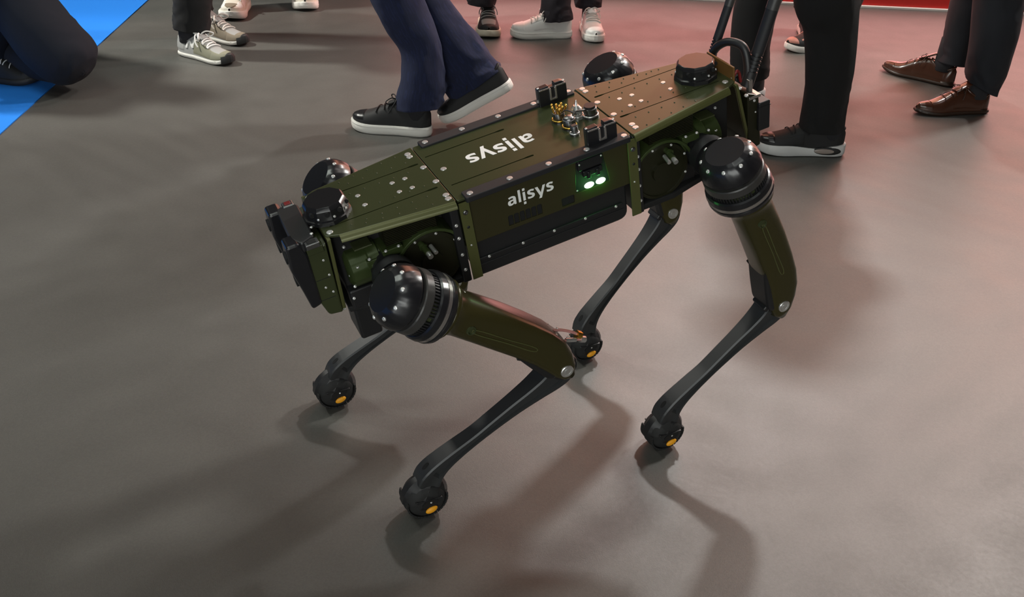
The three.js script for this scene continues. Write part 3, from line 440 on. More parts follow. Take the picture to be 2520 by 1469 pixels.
  for (const zz of [1, -1]) {
    sub(ft, 'side_cap', at(new THREE.SphereGeometry(1, 22, 10).scale(0.0122, 0.0068, 0.0045), 0.001, -0.0135, zz * 0.0322, 0, 0, 0.12), K.yellow).userData.label = 'orange yellow oval cap';
    sub(ft, 'socket', at(cyl(0.016, 0.004, 20).scale(1, 1, 0.55), 0.002, 0.002, zz * 0.0296, Math.PI / 2), K.void);
    screw(ft, [0.004, 0.004, zz * 0.031], [0, 0.3, zz], 0.0022);
  }
}
leg([-0.31, -0.08, 0.1975], [-0.0665, -0.3411, 0.1975], [-0.368, -0.5402, 0.1785], true, true);
leg([0.31, -0.08, 0.1975], [0.4077, -0.4157, 0.1975], [0.149, -0.6605, 0.1785], false, true);
leg([-0.31, -0.08, -0.1975], [-0.124, -0.368, -0.1975], [-0.427, -0.5511, -0.2165], true, false);
leg([0.31, -0.078, -0.232], [0.4044, -0.4165, -0.1975], [0.153, -0.6856, -0.177], false, false);
// cable from the left front knee
{
  const cb = bpart('knee_cable', merge([tube([[-0.085, -0.262, 0.2], [-0.06, -0.268, 0.2], [-0.035, -0.285, 0.2], [-0.02, -0.3, 0.2]], 0.0028, 20, 8), tube([[-0.07, -0.285, 0.205], [-0.045, -0.297, 0.205], [-0.022, -0.306, 0.204]], 0.0024, 20, 8)]), std([0.5, 0.22, 0.2], 0.4));
  sub(cb, 'ferrule', merge([rod([-0.05, -0.294, 0.205], [-0.03, -0.303, 0.2045], 0.004), rod([-0.022, -0.306, 0.204], [-0.012, -0.312, 0.203], 0.0062)]), K.steel);
  sub(cb, 'brass_nut', rod([-0.026, -0.295, 0.2], [-0.018, -0.302, 0.2], 0.008, 6), K.brass);
}

// ------------------------------------------------------------------ people
const interp = (xs, ys, x) => { let i = 0; while (i < xs.length - 2 && x > xs[i + 1]) i++; const t = Math.min(1, Math.max(0, (x - xs[i]) / (xs[i + 1] - xs[i]))), n = xs.length, p0 = ys[Math.max(0, i - 1)], p1 = ys[i], p2 = ys[i + 1], p3 = ys[Math.min(n - 1, i + 2)]; return 0.5 * (2 * p1 + (p2 - p0) * t + (2 * p0 - 5 * p1 + 4 * p2 - p3) * t * t + (3 * p1 - p0 - 3 * p2 + p3) * t * t * t); };
const SS = [0, 0.03, 0.1, 0.22, 0.38, 0.55, 0.7, 0.82, 0.91, 0.97, 1];
const LASTS = {
  sneaker: { w: [0.006, 0.022, 0.032, 0.035, 0.035, 0.04, 0.046, 0.045, 0.037, 0.022, 0.004], h: [0.07, 0.088, 0.086, 0.086, 0.102, 0.09, 0.071, 0.058, 0.051, 0.043, 0.034] },
  dress: { w: [0.006, 0.022, 0.031, 0.033, 0.033, 0.038, 0.043, 0.036, 0.025, 0.014, 0.003], h: [0.068, 0.082, 0.078, 0.078, 0.095, 0.084, 0.063, 0.051, 0.045, 0.038, 0.03] },
};
// a shoe: local +X to the toe, origin under the heel
function shoe(parent, o) {
  const last = LASTS[o.last ?? 'sneaker'], L = o.L ?? 0.29, ws = o.ws ?? 1, hs = o.hs ?? 1, y0 = o.sole ?? 0.028, spring = o.spring ?? 0.012;
  const hw = s => interp(SS, last.w, s) * ws, hh = s => Math.max(y0 + 0.004, interp(SS, last.h, s) * hs + (y0 - 0.024));
  const lift = s => spring * Math.max(0, (s - 0.72) / 0.28) ** 2 + (o.heelLift ?? 0) * Math.max(0, (0.15 - s) / 0.15);
  const U = (s, p, off = 0) => { const c = Math.cos(p), n = Math.sin(p), w = hw(s), hgt = hh(s) - y0, top = s < 0.4 ? 0.62 : 0.74; return V(s * L + off * (s > 0.85 ? (s - 0.85) * 5 : s < 0.06 ? -0.8 : 0), y0 - 0.004 + lift(s) + (hgt + 0.004) * Math.abs(n) ** 0.72 + off * n, Math.sign(c) * Math.abs(c) ** top * (w * (1 - 0.16 * n * (s < 0.5 ? 1.2 : 0.6))) + off * c); };
  const grid = (s0, s1, p0, p1, ns, np, off = 0, wave) => { const rings = []; for (let i = 0; i <= ns; i++) { const r = []; for (let j = 0; j <= np; j++) { let s = s0 + (s1 - s0) * i / ns; const p = (p0 + (p1 - p0) * j / np) * Math.PI; if (wave) s = s0 + (wave(p / Math.PI) - s0) * i / ns; const edge = off && (i === 0 || j === 0 || i === ns || j === np); r.push(U(Math.min(1, Math.max(0, s)), p, edge ? 0 : off)); } rings.push(r); } return loft(rings, { closed: false, caps: [false, false], uv: [4, 4] }); };
  const m = sub(parent, 'shoe', grid(0, 1, 0, 1, 40, 24), o.upper);
  // place: heel at o.heel, heading o.dir [dx, dy, dz]
  const X = V(...o.dir).normalize(), Z = X.clone().cross(V(0, 1, 0)).normalize(), Y = Z.clone().cross(X).normalize();
  m.matrix.makeBasis(X, Y, Z).setPosition(...o.heel); m.matrix.decompose(m.position, m.quaternion, m.scale);
  // sole
  const out = (y, e, lo) => { const r = []; const n = 40; for (let i = 0; i <= n; i++) { const s = (1 - Math.cos(i / n * Math.PI)) / 2; r.push(V(s * L + (s - 0.5) * 2 * e, y(s), hw(s) * 1.02 + e)); } for (let i = n; i >= 0; i--) { const s = (1 - Math.cos(i / n * Math.PI)) / 2; r.push(V(s * L + (s - 0.5) * 2 * e, y(s), -hw(s) * 1.02 - e)); } return r; };
  const yt = s => y0 + lift(s) * 1.05 + (o.wavy ? o.wavy * (Math.sin(s * 8 + 2.2) * 0.5 + (s < 0.3 ? 0.6 : 0)) : 0), yb = s => lift(s);
  const E = o.flare ?? 0.004;
  const mid = out(s => yb(s) + 0.45 * (yt(s) - yb(s)), E + 0.0015);
  const fl = 0.004;
  sub(m, 'sole', toCreasedNormals(loft([out(s => yb(s) + fl * 0.4, E - 0.004), out(s => yb(s) + fl, E - 0.0006), out(s => yb(s) + fl + 0.003, E + 0.0008), mid, out(s => yt(s) - 0.003, E + 0.001), out(yt, E - 0.001), out(s => yt(s) - 0.001, E - 0.005)]), 0.7), o.soleMat);
  sub(m, 'outsole', loft([out(s => yb(s), E - 0.006), out(s => yb(s) + 0.001, E - 0.003), out(s => yb(s) + fl * 0.6, E - 0.003)]), o.outMat ?? o.soleMat);
  if (o.bumper) { const ring = (y, e) => { const r = []; for (let i = -14; i <= 14; i++) { const s = 1 - 0.09 * (Math.abs(i) / 14) ** 2; r.push(V(s * L + 0.004 + e, y(s), (hw(s) * 1.02 + E + 0.001 + e) * Math.sign(i) * (i ? 1 : 0))); } return r; }; sub(m, 'toe_bumper', loft([ring(s => yb(s), -0.002), ring(s => yb(s) + 0.003, 0.0016), ring(s => yt(s), 0.0018), ring(s => yt(s) + 0.012, -0.002)], { closed: false, caps: [false, false] }), o.bumper); }
  if (o.groove) sub(m, 'sole_groove', loft([out(s => yb(s) + o.groove * (yt(s) - yb(s)), E + 0.0006), out(s => yb(s) + (o.groove + 0.06) * (yt(s) - yb(s)), E + 0.0022), out(s => yb(s) + (o.groove + 0.12) * (yt(s) - yb(s)), E + 0.0006)], { caps: [false, false] }), o.soleMat);
  for (const [nm, s0, s1, p0, p1, mat, off = 0.0016, wave] of o.patches ?? []) sub(m, nm, grid(s0, s1, p0, p1, 14, 14, off, wave), mat);
  if (o.emblem) for (const side of [0, 1]) {   // slanted letter N on the flank
    const st = ([s0, p0], [s1, p1], w) => { const rings = []; for (let i = 0; i <= 8; i++) { const t = i / 8, s = s0 + (s1 - s0) * t, p = p0 + (p1 - p0) * t; rings.push([[-w, 0.0005], [-w * 0.9, 0.0032], [w * 0.9, 0.0032], [w, 0.0005]].map(([q, off]) => U(s + q, (side ? 1 - p : p) * Math.PI, off))); } return loft(rings, { closed: false, caps: [false, false] }); };
    sub(m, 'side_emblem', merge([st([0.25, 0.1], [0.275, 0.3], 0.018), st([0.275, 0.29], [0.365, 0.11], 0.02), st([0.37, 0.1], [0.395, 0.3], 0.018)]), o.emblem);
  }
  // collar and sock
  const cc = [], n = 20; for (let i = 0; i < n; i++) { const a = i / n * 2 * Math.PI, sx = 0.19 + 0.165 * Math.cos(a); const pt = U(sx, Math.PI / 2); cc.push([sx * L, pt.y + 0.002 - 0.012 * Math.abs(Math.sin(a)) , Math.sin(a) * hw(0.19) * 0.72]); }
  sub(m, 'collar', tube(cc, 0.0052, 50, 8, true), o.collar ?? o.upper);
  sub(m, 'tongue', loft([0.34, 0.38, 0.44, 0.52].map((s, i) => { const q = U(s, Math.PI / 2), r = []; const up = [0.03, 0.018, 0.006, 0.001][i]; for (let j = 0; j < 12; j++) { const a = j / 12 * 2 * Math.PI; r.push(V(q.x - up * 0.5 + 0.004 * Math.cos(a), q.y + up + 0.002 + 0.0045 * Math.cos(a), Math.sin(a) * 0.022)); } return r; })), o.tongue ?? o.upper);
  if (o.sock) sub(m, 'sock', loft([0.06, 0.1, 0.15, 0.2].map(y => { const r = []; for (let j = 0; j < 20; j++) { const a = j / 20 * 2 * Math.PI; r.push(V(0.185 * L + Math.cos(a) * 0.044 * (1 - (y - 0.06)), y, Math.sin(a) * 0.032)); } return r; })), o.sock);
  // laces
  if (o.lace) {
    const rows = o.rows ?? 5, lr = o.laceR ?? 0.0022;
    for (let k = 0; k < rows; k++) { const s = 0.43 + k * 0.3 / rows, a = [], d = 0.03 * (k % 2 ? 1 : -1); for (let j = 0; j <= 8; j++) { const p = (0.27 + 0.46 * j / 8) * Math.PI, q = U(s + d * (j / 8 - 0.5), p, 0.0035); a.push([q.x, q.y, q.z]); } sub(m, 'lace', tube(a, lr, 16, 6), o.lace); }
    if (o.eyestay) for (const e of [0, 1]) sub(m, 'eyestay', grid(0.4, 0.7, e ? 0.68 : 0.24, e ? 0.76 : 0.32, 10, 4, 0.0022), o.eyestay);
    const q = U(0.43, Math.PI / 2, 0.005);
    if (o.bow !== false) for (const e of [-1, 1]) {
      const f = o.bow ?? 1;
      sub(m, 'lace_loop', tube([[q.x, q.y, q.z], [q.x + 0.012 * f, q.y + 0.014 * f, e * 0.018 * f], [q.x + 0.03 * f, q.y + 0.004 * f, e * 0.04 * f], [q.x + 0.02 * f, q.y - 0.006, e * 0.03 * f]], lr, 20, 6, true), o.lace);
      sub(m, 'lace_end', tube([[q.x, q.y, q.z], [q.x - 0.004, q.y + 0.006, e * 0.022], [q.x + 0.012 * f, q.y - 0.022, e * 0.042], [q.x + 0.02 * f, q.y - 0.036, e * 0.043]], lr, 14, 6), o.lace);
    }
  }
  return m;
}
// trouser leg: stations [x, y, z, rx, rz] from the hip to the hem
function trouserLeg(st, o = {}) {
  const curve = new THREE.CatmullRomCurve3(st.map(p => V(p[0], p[1], p[2])), false, 'centripetal'), n = 84, rings = [], k = o.seed ?? 1, A = o.fold ?? 0.006;
  const len = curve.getLength();
  for (let i = 0; i <= n; i++) {
    const t = i / n, P = curve.getPoint(t), T = curve.getTangent(t), u = t * (st.length - 1), xs = st.map((_, q) => q), ra = interp(xs, st.map(p => p[3]), u), rb = interp(xs, st.map(p => p[4] ?? p[3]), u);
    const Uv = V(0, 0, 1).cross(T).normalize(), Vv = T.clone().cross(Uv).normalize(), r = [];
    const down = Math.max(0, (t - 0.55) / 0.45), knee = Math.exp(-(((t - (o.knee ?? 0.45)) / 0.08) ** 2));
    for (let j = 0; j < 40; j++) {
      const a = j / 40 * 2 * Math.PI, ca = Math.cos(a), sa = Math.sin(a), y = t * len;
      const slant = y * 14 + 1.6 * Math.sin(a + k) + N3.noise(ca * 1.2 + k, sa * 1.2, y * 3) * 2.4;
      const f = (1 - Math.abs(N3.noise(ca * 0.7 + k * 3.1, sa * 0.7 + k, slant * 0.42)) * 2.2) * A * (0.35 + 1.1 * down + 0.8 * knee) + N3.noise(ca * 1.6 + k, sa * 1.6, y * 7 + k) * A * 0.6;
      const hem = o.hem && t > 0.8 ? ((t - 0.8) / 0.2) ** 2 : 0;
      r.push(P.clone().addScaledVector(Uv, ca * (ra + f)).addScaledVector(Vv, sa * (rb + f)).add(V(0, hem * ((o.hem?.[0] ?? 0) * -ca + (o.hem?.[1] ?? 0) * sa), 0)));
    }
    rings.push(r);
  }
  const last = rings[n], c = curve.getPoint(1), Tn = curve.getTangent(1);
  if (!o.round) rings.push(last.map(p => p.clone().lerp(c, 0.045).addScaledVector(Tn, 0.001)), last.map(p => p.clone().lerp(c, 0.06).addScaledVector(Tn, -0.012)), last.map(p => p.clone().lerp(c, 0.1).addScaledVector(Tn, -0.05)));
  return loft(rings, { caps: [true, true], uv: [Math.round(0.5 * 8), len * 8] });
}
// smooth skin over tapered capsules [ax, ay, az, ra, bx, by, bz, rb]
function flesh(bones, cell, k = 0.03) {
  const lo = V(1e9, 1e9, 1e9), hi = V(-1e9, -1e9, -1e9);
  for (const b of bones) for (const q of [0, 4]) { lo.min(V(b[q] - b[q + 3], b[q + 1] - b[q + 3], b[q + 2] - b[q + 3])); hi.max(V(b[q] + b[q + 3], b[q + 1] + b[q + 3], b[q + 2] + b[q + 3])); }
  const c = lo.clone().add(hi).multiplyScalar(0.5), half = Math.max(hi.x - lo.x, hi.y - lo.y, hi.z - lo.z) / 2 + 3 * cell, n = Math.ceil(2 * half / cell);
  const mc = new MarchingCubes(n, new THREE.MeshBasicMaterial(), false, false, 120000); mc.isolation = 0;
  const ext3 = hi.clone().sub(lo).multiplyScalar(0.5).addScalar(2 * cell);
  for (let z = 0; z < n; z++) for (let y = 0; y < n; y++) for (let x = 0; x < n; x++) {
    const px = (x - n / 2) / (n / 2) * half, py = (y - n / 2) / (n / 2) * half, pz = (z - n / 2) / (n / 2) * half; let v = 1;
    if (Math.abs(px) < ext3.x && Math.abs(py) < ext3.y && Math.abs(pz) < ext3.z) {
      const X = px + c.x, Y = py + c.y, Z = pz + c.z; let e = 0;
      for (const b of bones) { const dx = b[4] - b[0], dy = b[5] - b[1], dz = b[6] - b[2], l2 = dx * dx + dy * dy + dz * dz || 1e-9; let t = ((X - b[0]) * dx + (Y - b[1]) * dy + (Z - b[2]) * dz) / l2; t = t < 0 ? 0 : t > 1 ? 1 : t; const d = Math.hypot(X - b[0] - dx * t, Y - b[1] - dy * t, Z - b[2] - dz * t) - (b[3] + (b[7] - b[3]) * t); e += Math.exp(-Math.max(-0.4, Math.min(0.6, d)) / k); }
      v = -k * Math.log(e);
    }
    mc.field[x + y * n + z * n * n] = -v;
  }
  mc.update(); const cnt = mc.count;
  let g = new THREE.BufferGeometry(); const pos = new Float32Array(cnt * 3); for (let i = 0; i < cnt * 3; i++) pos[i] = mc.positionArray[i] * half + [c.x, c.y, c.z][i % 3];
  g.setAttribute('position', new THREE.BufferAttribute(pos, 3)); g = mergeVertices(g, 1e-5); g.computeVertexNormals();
  g.setAttribute('uv', new THREE.BufferAttribute(new Float32Array(g.attributes.position.count * 2), 2)); return g;
}
const weave = noiseTexture(256, (u, v) => { const c = 0.5 + 0.22 * Math.sin((u * 64 + v * 64) * 2 * Math.PI) + 0.3 * (rnd() - 0.5); return [c, c, c]; }, false, [6, 6]);
const denimMap = noiseTexture(512, (u, v) => { const c = 0.7 + 0.12 * Math.sin((u * 90 + v * 90) * 2 * Math.PI) + 0.3 * (rnd() - 0.5); const d = c * (0.9 + 0.35 * Math.max(0, N3.noise(Math.cos(u * 6.283) * 2.2 + 3, Math.sin(u * 6.283) * 2.2, Math.cos(v * 6.283) * 0.7))); return [0.165 * d, 0.21 * d, 0.39 * d]; }, true, [2, 1]);  // lighter streaks put fold highlights and fading into the denim colour
const cloth = (c, r = 0.9) => std(c, r, 0, { bumpMap: weave, bumpScale: 0.0004, sheen: 0.1, sheenRoughness: 0.6, sheenColor: lin(0.1, 0.1, 0.11) });
const SKIN = std([0.5, 0.29, 0.2], 0.55);
let people = 0;
function person(o) {
  people++;
  const [rx, rz] = o.root, P = thing('person', o.label, 'person', [rx, 0, rz]);
  const rel = p => [p[0] - rx, p[1], p[2] - rz, ...p.slice(3)];
  const F = V(o.face[0], 0, o.face[1]).normalize(), R = V(-F.z, 0, F.x);   // R: the person's right
  const hip = V(...rel(o.hip)), at3 = (r, u, f) => { const p = hip.clone().addScaledVector(R, r).addScaledVector(F, f); p.y += u; return [p.x, p.y, p.z]; };
  const b = (p, ra, q, rb) => [...p, ra, ...q, rb];
  const bones = [b(at3(-0.08, 0, 0), 0.1, at3(0.08, 0, 0), 0.1), b(at3(0, 0.05, 0), 0.075, at3(0, 0.42, 0), 0.066), b(at3(-0.1, 0.42, 0), 0.05, at3(0.1, 0.42, 0), 0.05), b(at3(0, 0.46, 0), 0.052, at3(0, 0.6, 0.015), 0.05), b(at3(0, 0.7, 0), 0.082, at3(0, 0.68, 0.03), 0.08), b(at3(0, 0.62, 0.05), 0.045, at3(0, 0.66, 0.05), 0.055), b(at3(0, 0.675, 0.105), 0.008, at3(0, 0.645, 0.125), 0.013), b(at3(-0.082, 0.67, 0), 0.012, at3(-0.085, 0.645, 0), 0.01), b(at3(0.082, 0.67, 0), 0.012, at3(0.085, 0.645, 0), 0.01)];
  for (const l of o.legs) for (let i = 0; i < l.length - 1; i++) { if (l.length > 6 && i > 2) continue; const p = rel(l[i]), e = rel(l[i + 1]), f = i === l.length - 2 ? 0.45 : 1; bones.push(b(p.slice(0, 3), Math.min(0.075, l[i][3] * 0.55), [0, 1, 2].map(q => p[q] + (e[q] - p[q]) * f), Math.min(0.075, l[i + 1][3] * 0.5))); }
  const body = sub(P, 'body', flesh(bones, 0.022, 0.012), SKIN);
  sub(body, 'hair', flesh([b(at3(0, 0.722, -0.012), 0.083, at3(0, 0.7, -0.02), 0.083), b(at3(0, 0.64, -0.055), 0.05, at3(0, 0.68, -0.05), 0.06)], 0.016, 0.012), o.hair ?? std([0.03, 0.02, 0.015], 0.6));
  for (const e of [-1, 1]) { const q = at3(e * 0.032, 0.69, 0.103); sub(body, 'eye', new THREE.SphereGeometry(0.011, 12, 8), std([0.5, 0.48, 0.46], 0.3), q); }
  sub(body, 'mouth', at(new THREE.SphereGeometry(1, 12, 6).scale(0.02, 0.005, 0.006), ...at3(0, 0.615, 0.097), 0, Math.atan2(F.x, F.z), 0), std([0.35, 0.12, 0.1], 0.5));
  // jacket with sleeves, hands in its pockets
  const jk = [b(at3(-0.1, 0.0, 0), 0.115, at3(0.1, 0.0, 0), 0.115), b(at3(-0.07, 0.02, 0), 0.125, at3(-0.1, 0.4, 0), 0.105), b(at3(0.07, 0.02, 0), 0.125, at3(0.1, 0.4, 0), 0.105), b(at3(-0.17, 0.43, 0), 0.068, at3(0.17, 0.43, 0), 0.068)];
  for (const e of [-1, 1]) jk.push(b(at3(e * 0.19, 0.42, 0), 0.066, at3(e * 0.265, 0.16, -0.06), 0.052), b(at3(e * 0.265, 0.16, -0.06), 0.052, at3(e * 0.16, -0.01, 0.1), 0.042));
  const jm = sub(P, 'jacket', flesh(jk, 0.022, 0.02), o.jacket);
  sub(jm, 'jacket_collar', at(new THREE.TorusGeometry(0.072, 0.02, 8, 24), ...at3(0, 0.5, 0), Math.PI / 2), o.jacket);
  sub(P, 'trousers', merge([...o.legs.map((l, i) => trouserLeg(l.map(rel), { seed: people * 2.7 + i * 1.3, ...(o.legOpt?.[i] ?? o.legOpt ?? {}) })), at(new THREE.SphereGeometry(1, 24, 16).scale(0.17, 0.14, 0.14), hip.x, hip.y - 0.02, hip.z, 0, Math.atan2(F.x, F.z), 0), ...(o.knees ?? []).map(q => { const [x, y, z, r] = rel(q); return at(new THREE.SphereGeometry(r, 28, 18), x, y, z); })]), o.trousers);
  for (const s of o.shoes) shoe(P, { ...s, heel: [s.heel[0] - rx, s.heel[1], s.heel[2] - rz] });
  return P;
}
const leather = (c, r = 0.5) => std(c, r);
const W = { white: leather([0.72, 0.71, 0.68], 0.45), cream: leather([0.62, 0.58, 0.5], 0.6), soleWhite: leather([0.75, 0.73, 0.68], 0.5), soleCream: leather([0.62, 0.56, 0.44], 0.55), black: leather([0.009, 0.009, 0.0095], 0.7), blackShine: leather([0.012, 0.012, 0.013], 0.3), grey: leather([0.22, 0.22, 0.21], 0.7), olive: leather([0.2, 0.195, 0.14], 0.85), sand: leather([0.2, 0.165, 0.12], 0.85), silver: leather([0.3, 0.3, 0.29], 0.6), lacePale: leather([0.62, 0.57, 0.52], 0.8), brown: std([0.055, 0.02, 0.01], 0.24, 0, { clearcoat: 0.5, clearcoatRoughness: 0.15 }), brownDark: leather([0.03, 0.016, 0.01], 0.4), darkSole: leather([0.012, 0.012, 0.012], 0.6), sock: cloth([0.02, 0.02, 0.024]), rust: leather([0.5, 0.22, 0.17], 0.6) };
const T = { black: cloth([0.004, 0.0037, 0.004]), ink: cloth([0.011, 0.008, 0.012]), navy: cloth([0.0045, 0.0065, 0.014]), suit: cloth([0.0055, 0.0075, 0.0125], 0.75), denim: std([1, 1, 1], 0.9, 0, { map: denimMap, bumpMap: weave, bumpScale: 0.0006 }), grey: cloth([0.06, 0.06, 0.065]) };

// olive grey runners and black trousers
const runner = (e) => ({ upper: W.silver, sole: 0.02, flare: 0.001, spring: 0.013, hs: 0.96, bumper: W.darkSole, emblem: W.white, soleMat: W.soleWhite, outMat: W.darkSole, collar: W.silver, tongue: W.silver, sock: W.sock, lace: e ? W.lacePale : W.white, rows: 6, laceR: 0.0034, bow: 1.15, eyestay: e ? W.sand : W.olive,
  patches: [['toe_guard', 0.74, 0.985, 0.0, 0.3, e ? W.sand : W.olive], ['toe_guard', 0.74, 0.985, 0.7, 1.0, e ? W.sand : W.olive], ['toe_guard', 0.86, 0.99, 0.25, 0.75, e ? W.sand : W.olive, 0.0018], ['quarter_panel', 0.38, 0.74, 0.02, 0.3, e ? W.sand : W.olive, 0.0014], ['quarter_panel', 0.38, 0.74, 0.7, 0.98, e ? W.sand : W.olive, 0.0014], ['heel_counter', 0.0, 0.2, 0.04, 0.34, W.silver, 0.002], ['heel_counter', 0.0, 0.2, 0.66, 0.96, W.silver, 0.002], ['toe_tip', 0.95, 1.0, 0.0, 1.0, W.darkSole, 0.0035]] });
person({ label: 'person in black trousers and olive grey running shoes with white laces', root: [-1.44, -4.36], face: [0.88, 0.47], hip: [-1.45, 0.95, -4.4], jacket: T.grey, trousers: T.black,
  legs: [[[-1.42, 0.95, -4.34, 0.1], [-1.40, 0.52, -4.28, 0.085], [-1.405, 0.24, -4.255, 0.077], [-1.422, 0.105, -4.245, 0.072]], [[-1.47, 0.95, -4.48, 0.1], [-1.47, 0.52, -4.52, 0.08], [-1.475, 0.25, -4.52, 0.066], [-1.475, 0.12, -4.52, 0.062]]],
  shoes: [{ heel: [-1.48, 0, -4.245], dir: [0.885, 0, 0.465], ...runner(0) }, { heel: [-1.496, 0, -4.525], dir: [0.9, 0, 0.43], ...runner(1) }] });
// chunky cream trainers at the back
const chunky = { upper: W.cream, ws: 1.22, sole: 0.036, soleMat: W.soleWhite, flare: 0.007, wavy: 0.006, collar: W.cream, sock: W.white, lace: W.white, rows: 6, laceR: 0.0026, spring: 0.016, groove: 0.4, eyestay: W.white, patches: [['toe_guard', 0.8, 0.99, 0.32, 0.68, W.sand, 0.002], ['toe_box', 0.74, 0.9, 0.12, 0.36, W.white, 0.0016], ['toe_box', 0.74, 0.9, 0.64, 0.88, W.white, 0.0016], ['quarter_panel', 0.3, 0.7, 0.03, 0.22, W.white], ['quarter_panel', 0.3, 0.7, 0.78, 0.97, W.white]] };
person({ label: 'person in chunky cream trainers, toes towards the robot, behind the olive grey running shoes', root: [-1.28, -5.15], face: [0.15, 1], hip: [-1.28, 0.95, -5.25], jacket: cloth([0.1, 0.1, 0.11]), trousers: T.grey,
  legs: [[[-1.36, 0.95, -5.25, 0.1], [-1.4, 0.5, -5.1, 0.085], [-1.42, 0.25, -5.05, 0.075], [-1.42, 0.14, -5.03, 0.07]], [[-1.2, 0.95, -5.26, 0.1], [-1.16, 0.5, -5.25, 0.085], [-1.147, 0.25, -5.25, 0.075], [-1.147, 0.14, -5.26, 0.07]]],
  shoes: [{ heel: [-1.425, 0, -5.075], dir: [0.05, 0, 1], ...chunky }, { heel: [-1.155, 0, -5.31], dir: [0.2, 0, 0.98], ...chunky }] });
// walker in jeans
const skate = { upper: W.black, sole: 0.036, soleMat: W.soleWhite, spring: 0.006, flare: 0.003, collar: W.black, sock: W.sock, lace: W.black, rows: 4, groove: 0.72, patches: [['toe_cap', 0.82, 0.99, 0.1, 0.9, W.blackShine, 0.0014]] };
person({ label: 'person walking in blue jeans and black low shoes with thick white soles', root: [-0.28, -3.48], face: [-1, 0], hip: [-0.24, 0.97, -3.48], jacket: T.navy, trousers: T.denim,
  legs: [[[-0.25, 0.97, -3.44, 0.11], [-0.455, 0.55, -3.43, 0.088], [-0.41, 0.42, -3.43, 0.08], [-0.357, 0.31, -3.43, 0.07], [-0.35, 0.2, -3.43, 0.074], [-0.362, 0.1, -3.425, 0.082, 0.07]], [[-0.22, 0.97, -3.53, 0.11], [-0.41, 0.53, -3.56, 0.09], [-0.355, 0.44, -3.55, 0.078], [-0.285, 0.33, -3.55, 0.084, 0.075], [-0.22, 0.235, -3.545, 0.098, 0.078], [-0.165, 0.158, -3.54, 0.106, 0.078]]],
  legOpt: [{ fold: 0.008, hem: [-0.02, 0], knee: 0.2 }, { fold: 0.012, knee: 0.2 }],
  shoes: [{ heel: [-0.318, 0, -3.405], dir: [-0.985, 0, -0.14], ...skate }, { heel: [-0.03, 0.157, -3.51], dir: [-0.857, -0.512, 0.02], ...skate, sock: null }] });
// single dark trainer with grey toe and pale sole
const darkRunner = { upper: W.black, ws: 1.12, sole: 0.032, soleMat: W.soleCream, flare: 0.006, collar: W.black, sock: W.sock, lace: W.grey, rows: 5, bow: 0.8, wavy: 0.005, spring: 0.014, patches: [['toe_panel', 0.72, 0.9, 0.28, 0.72, W.grey, 0.0022], ['heel_tab', 0.0, 0.16, 0.1, 0.42, W.white, 0.002], ['heel_tab', 0.0, 0.16, 0.58, 0.9, W.white, 0.002], ['quarter_panel', 0.2, 0.5, 0.05, 0.25, W.grey, 0.0018]] };
person({ label: 'person in dark trousers and black and grey trainers with pale cream soles', root: [-0.3, -4.88], face: [0, 1], hip: [-0.4, 0.95, -5.05], jacket: cloth([0.02, 0.02, 0.03]), trousers: T.ink,
  legs: [[[-0.32, 0.95, -5.04, 0.1], [-0.235, 0.5, -4.93, 0.085], [-0.21, 0.25, -4.87, 0.07], [-0.212, 0.115, -4.86, 0.063]], [[-0.46, 0.95, -5.05, 0.1], [-0.44, 0.5, -5.0, 0.085], [-0.43, 0.25, -4.98, 0.07], [-0.43, 0.12, -4.98, 0.064]]],
  shoes: [{ heel: [-0.185, 0, -4.965], dir: [0.07, 0, 1], ...darkRunner }, { heel: [-0.44, 0, -5.06], dir: [0.03, 0, 1], ...darkRunner }] });
// white leather sneakers
const court = { upper: W.white, ws: 1.05, sole: 0.034, soleMat: W.soleWhite, spring: 0.006, flare: 0.003, groove: 0.75, collar: W.white, sock: W.sock, lace: W.lacePale, rows: 6, bow: 0.9, laceR: 0.0026, eyestay: W.white, patches: [['toe_cap', 0.8, 0.99, 0.06, 0.94, W.white, 0.0022], ['quarter_panel', 0.28, 0.66, 0.03, 0.24, W.white, 0.0016], ['quarter_panel', 0.28, 0.66, 0.76, 0.97, W.white, 0.0016]] };
person({ label: 'person in dark trousers and clean white leather sneakers', root: [0.24, -4.85], face: [-0.3, 1], hip: [0.32, 0.95, -4.92], jacket: cloth([0.05, 0.05, 0.055]), trousers: T.ink,
  legs: [[[0.25, 0.95, -4.9, 0.1], [0.165, 0.5, -4.83, 0.085], [0.142, 0.2, -4.785, 0.072], [0.15, 0.085, -4.785, 0.072]], [[0.38, 0.95, -4.94, 0.1], [0.32, 0.5, -4.94, 0.085], [0.3, 0.22, -4.925, 0.068], [0.307, 0.115, -4.915, 0.06]]],
  legOpt: { fold: 0.009 },
  shoes: [{ heel: [0.225, 0, -4.785], dir: [-0.985, 0, 0.17], ...court, sock: null }, { heel: [0.304, 0, -4.975], dir: [0.12, 0, 0.99], ...court }] });
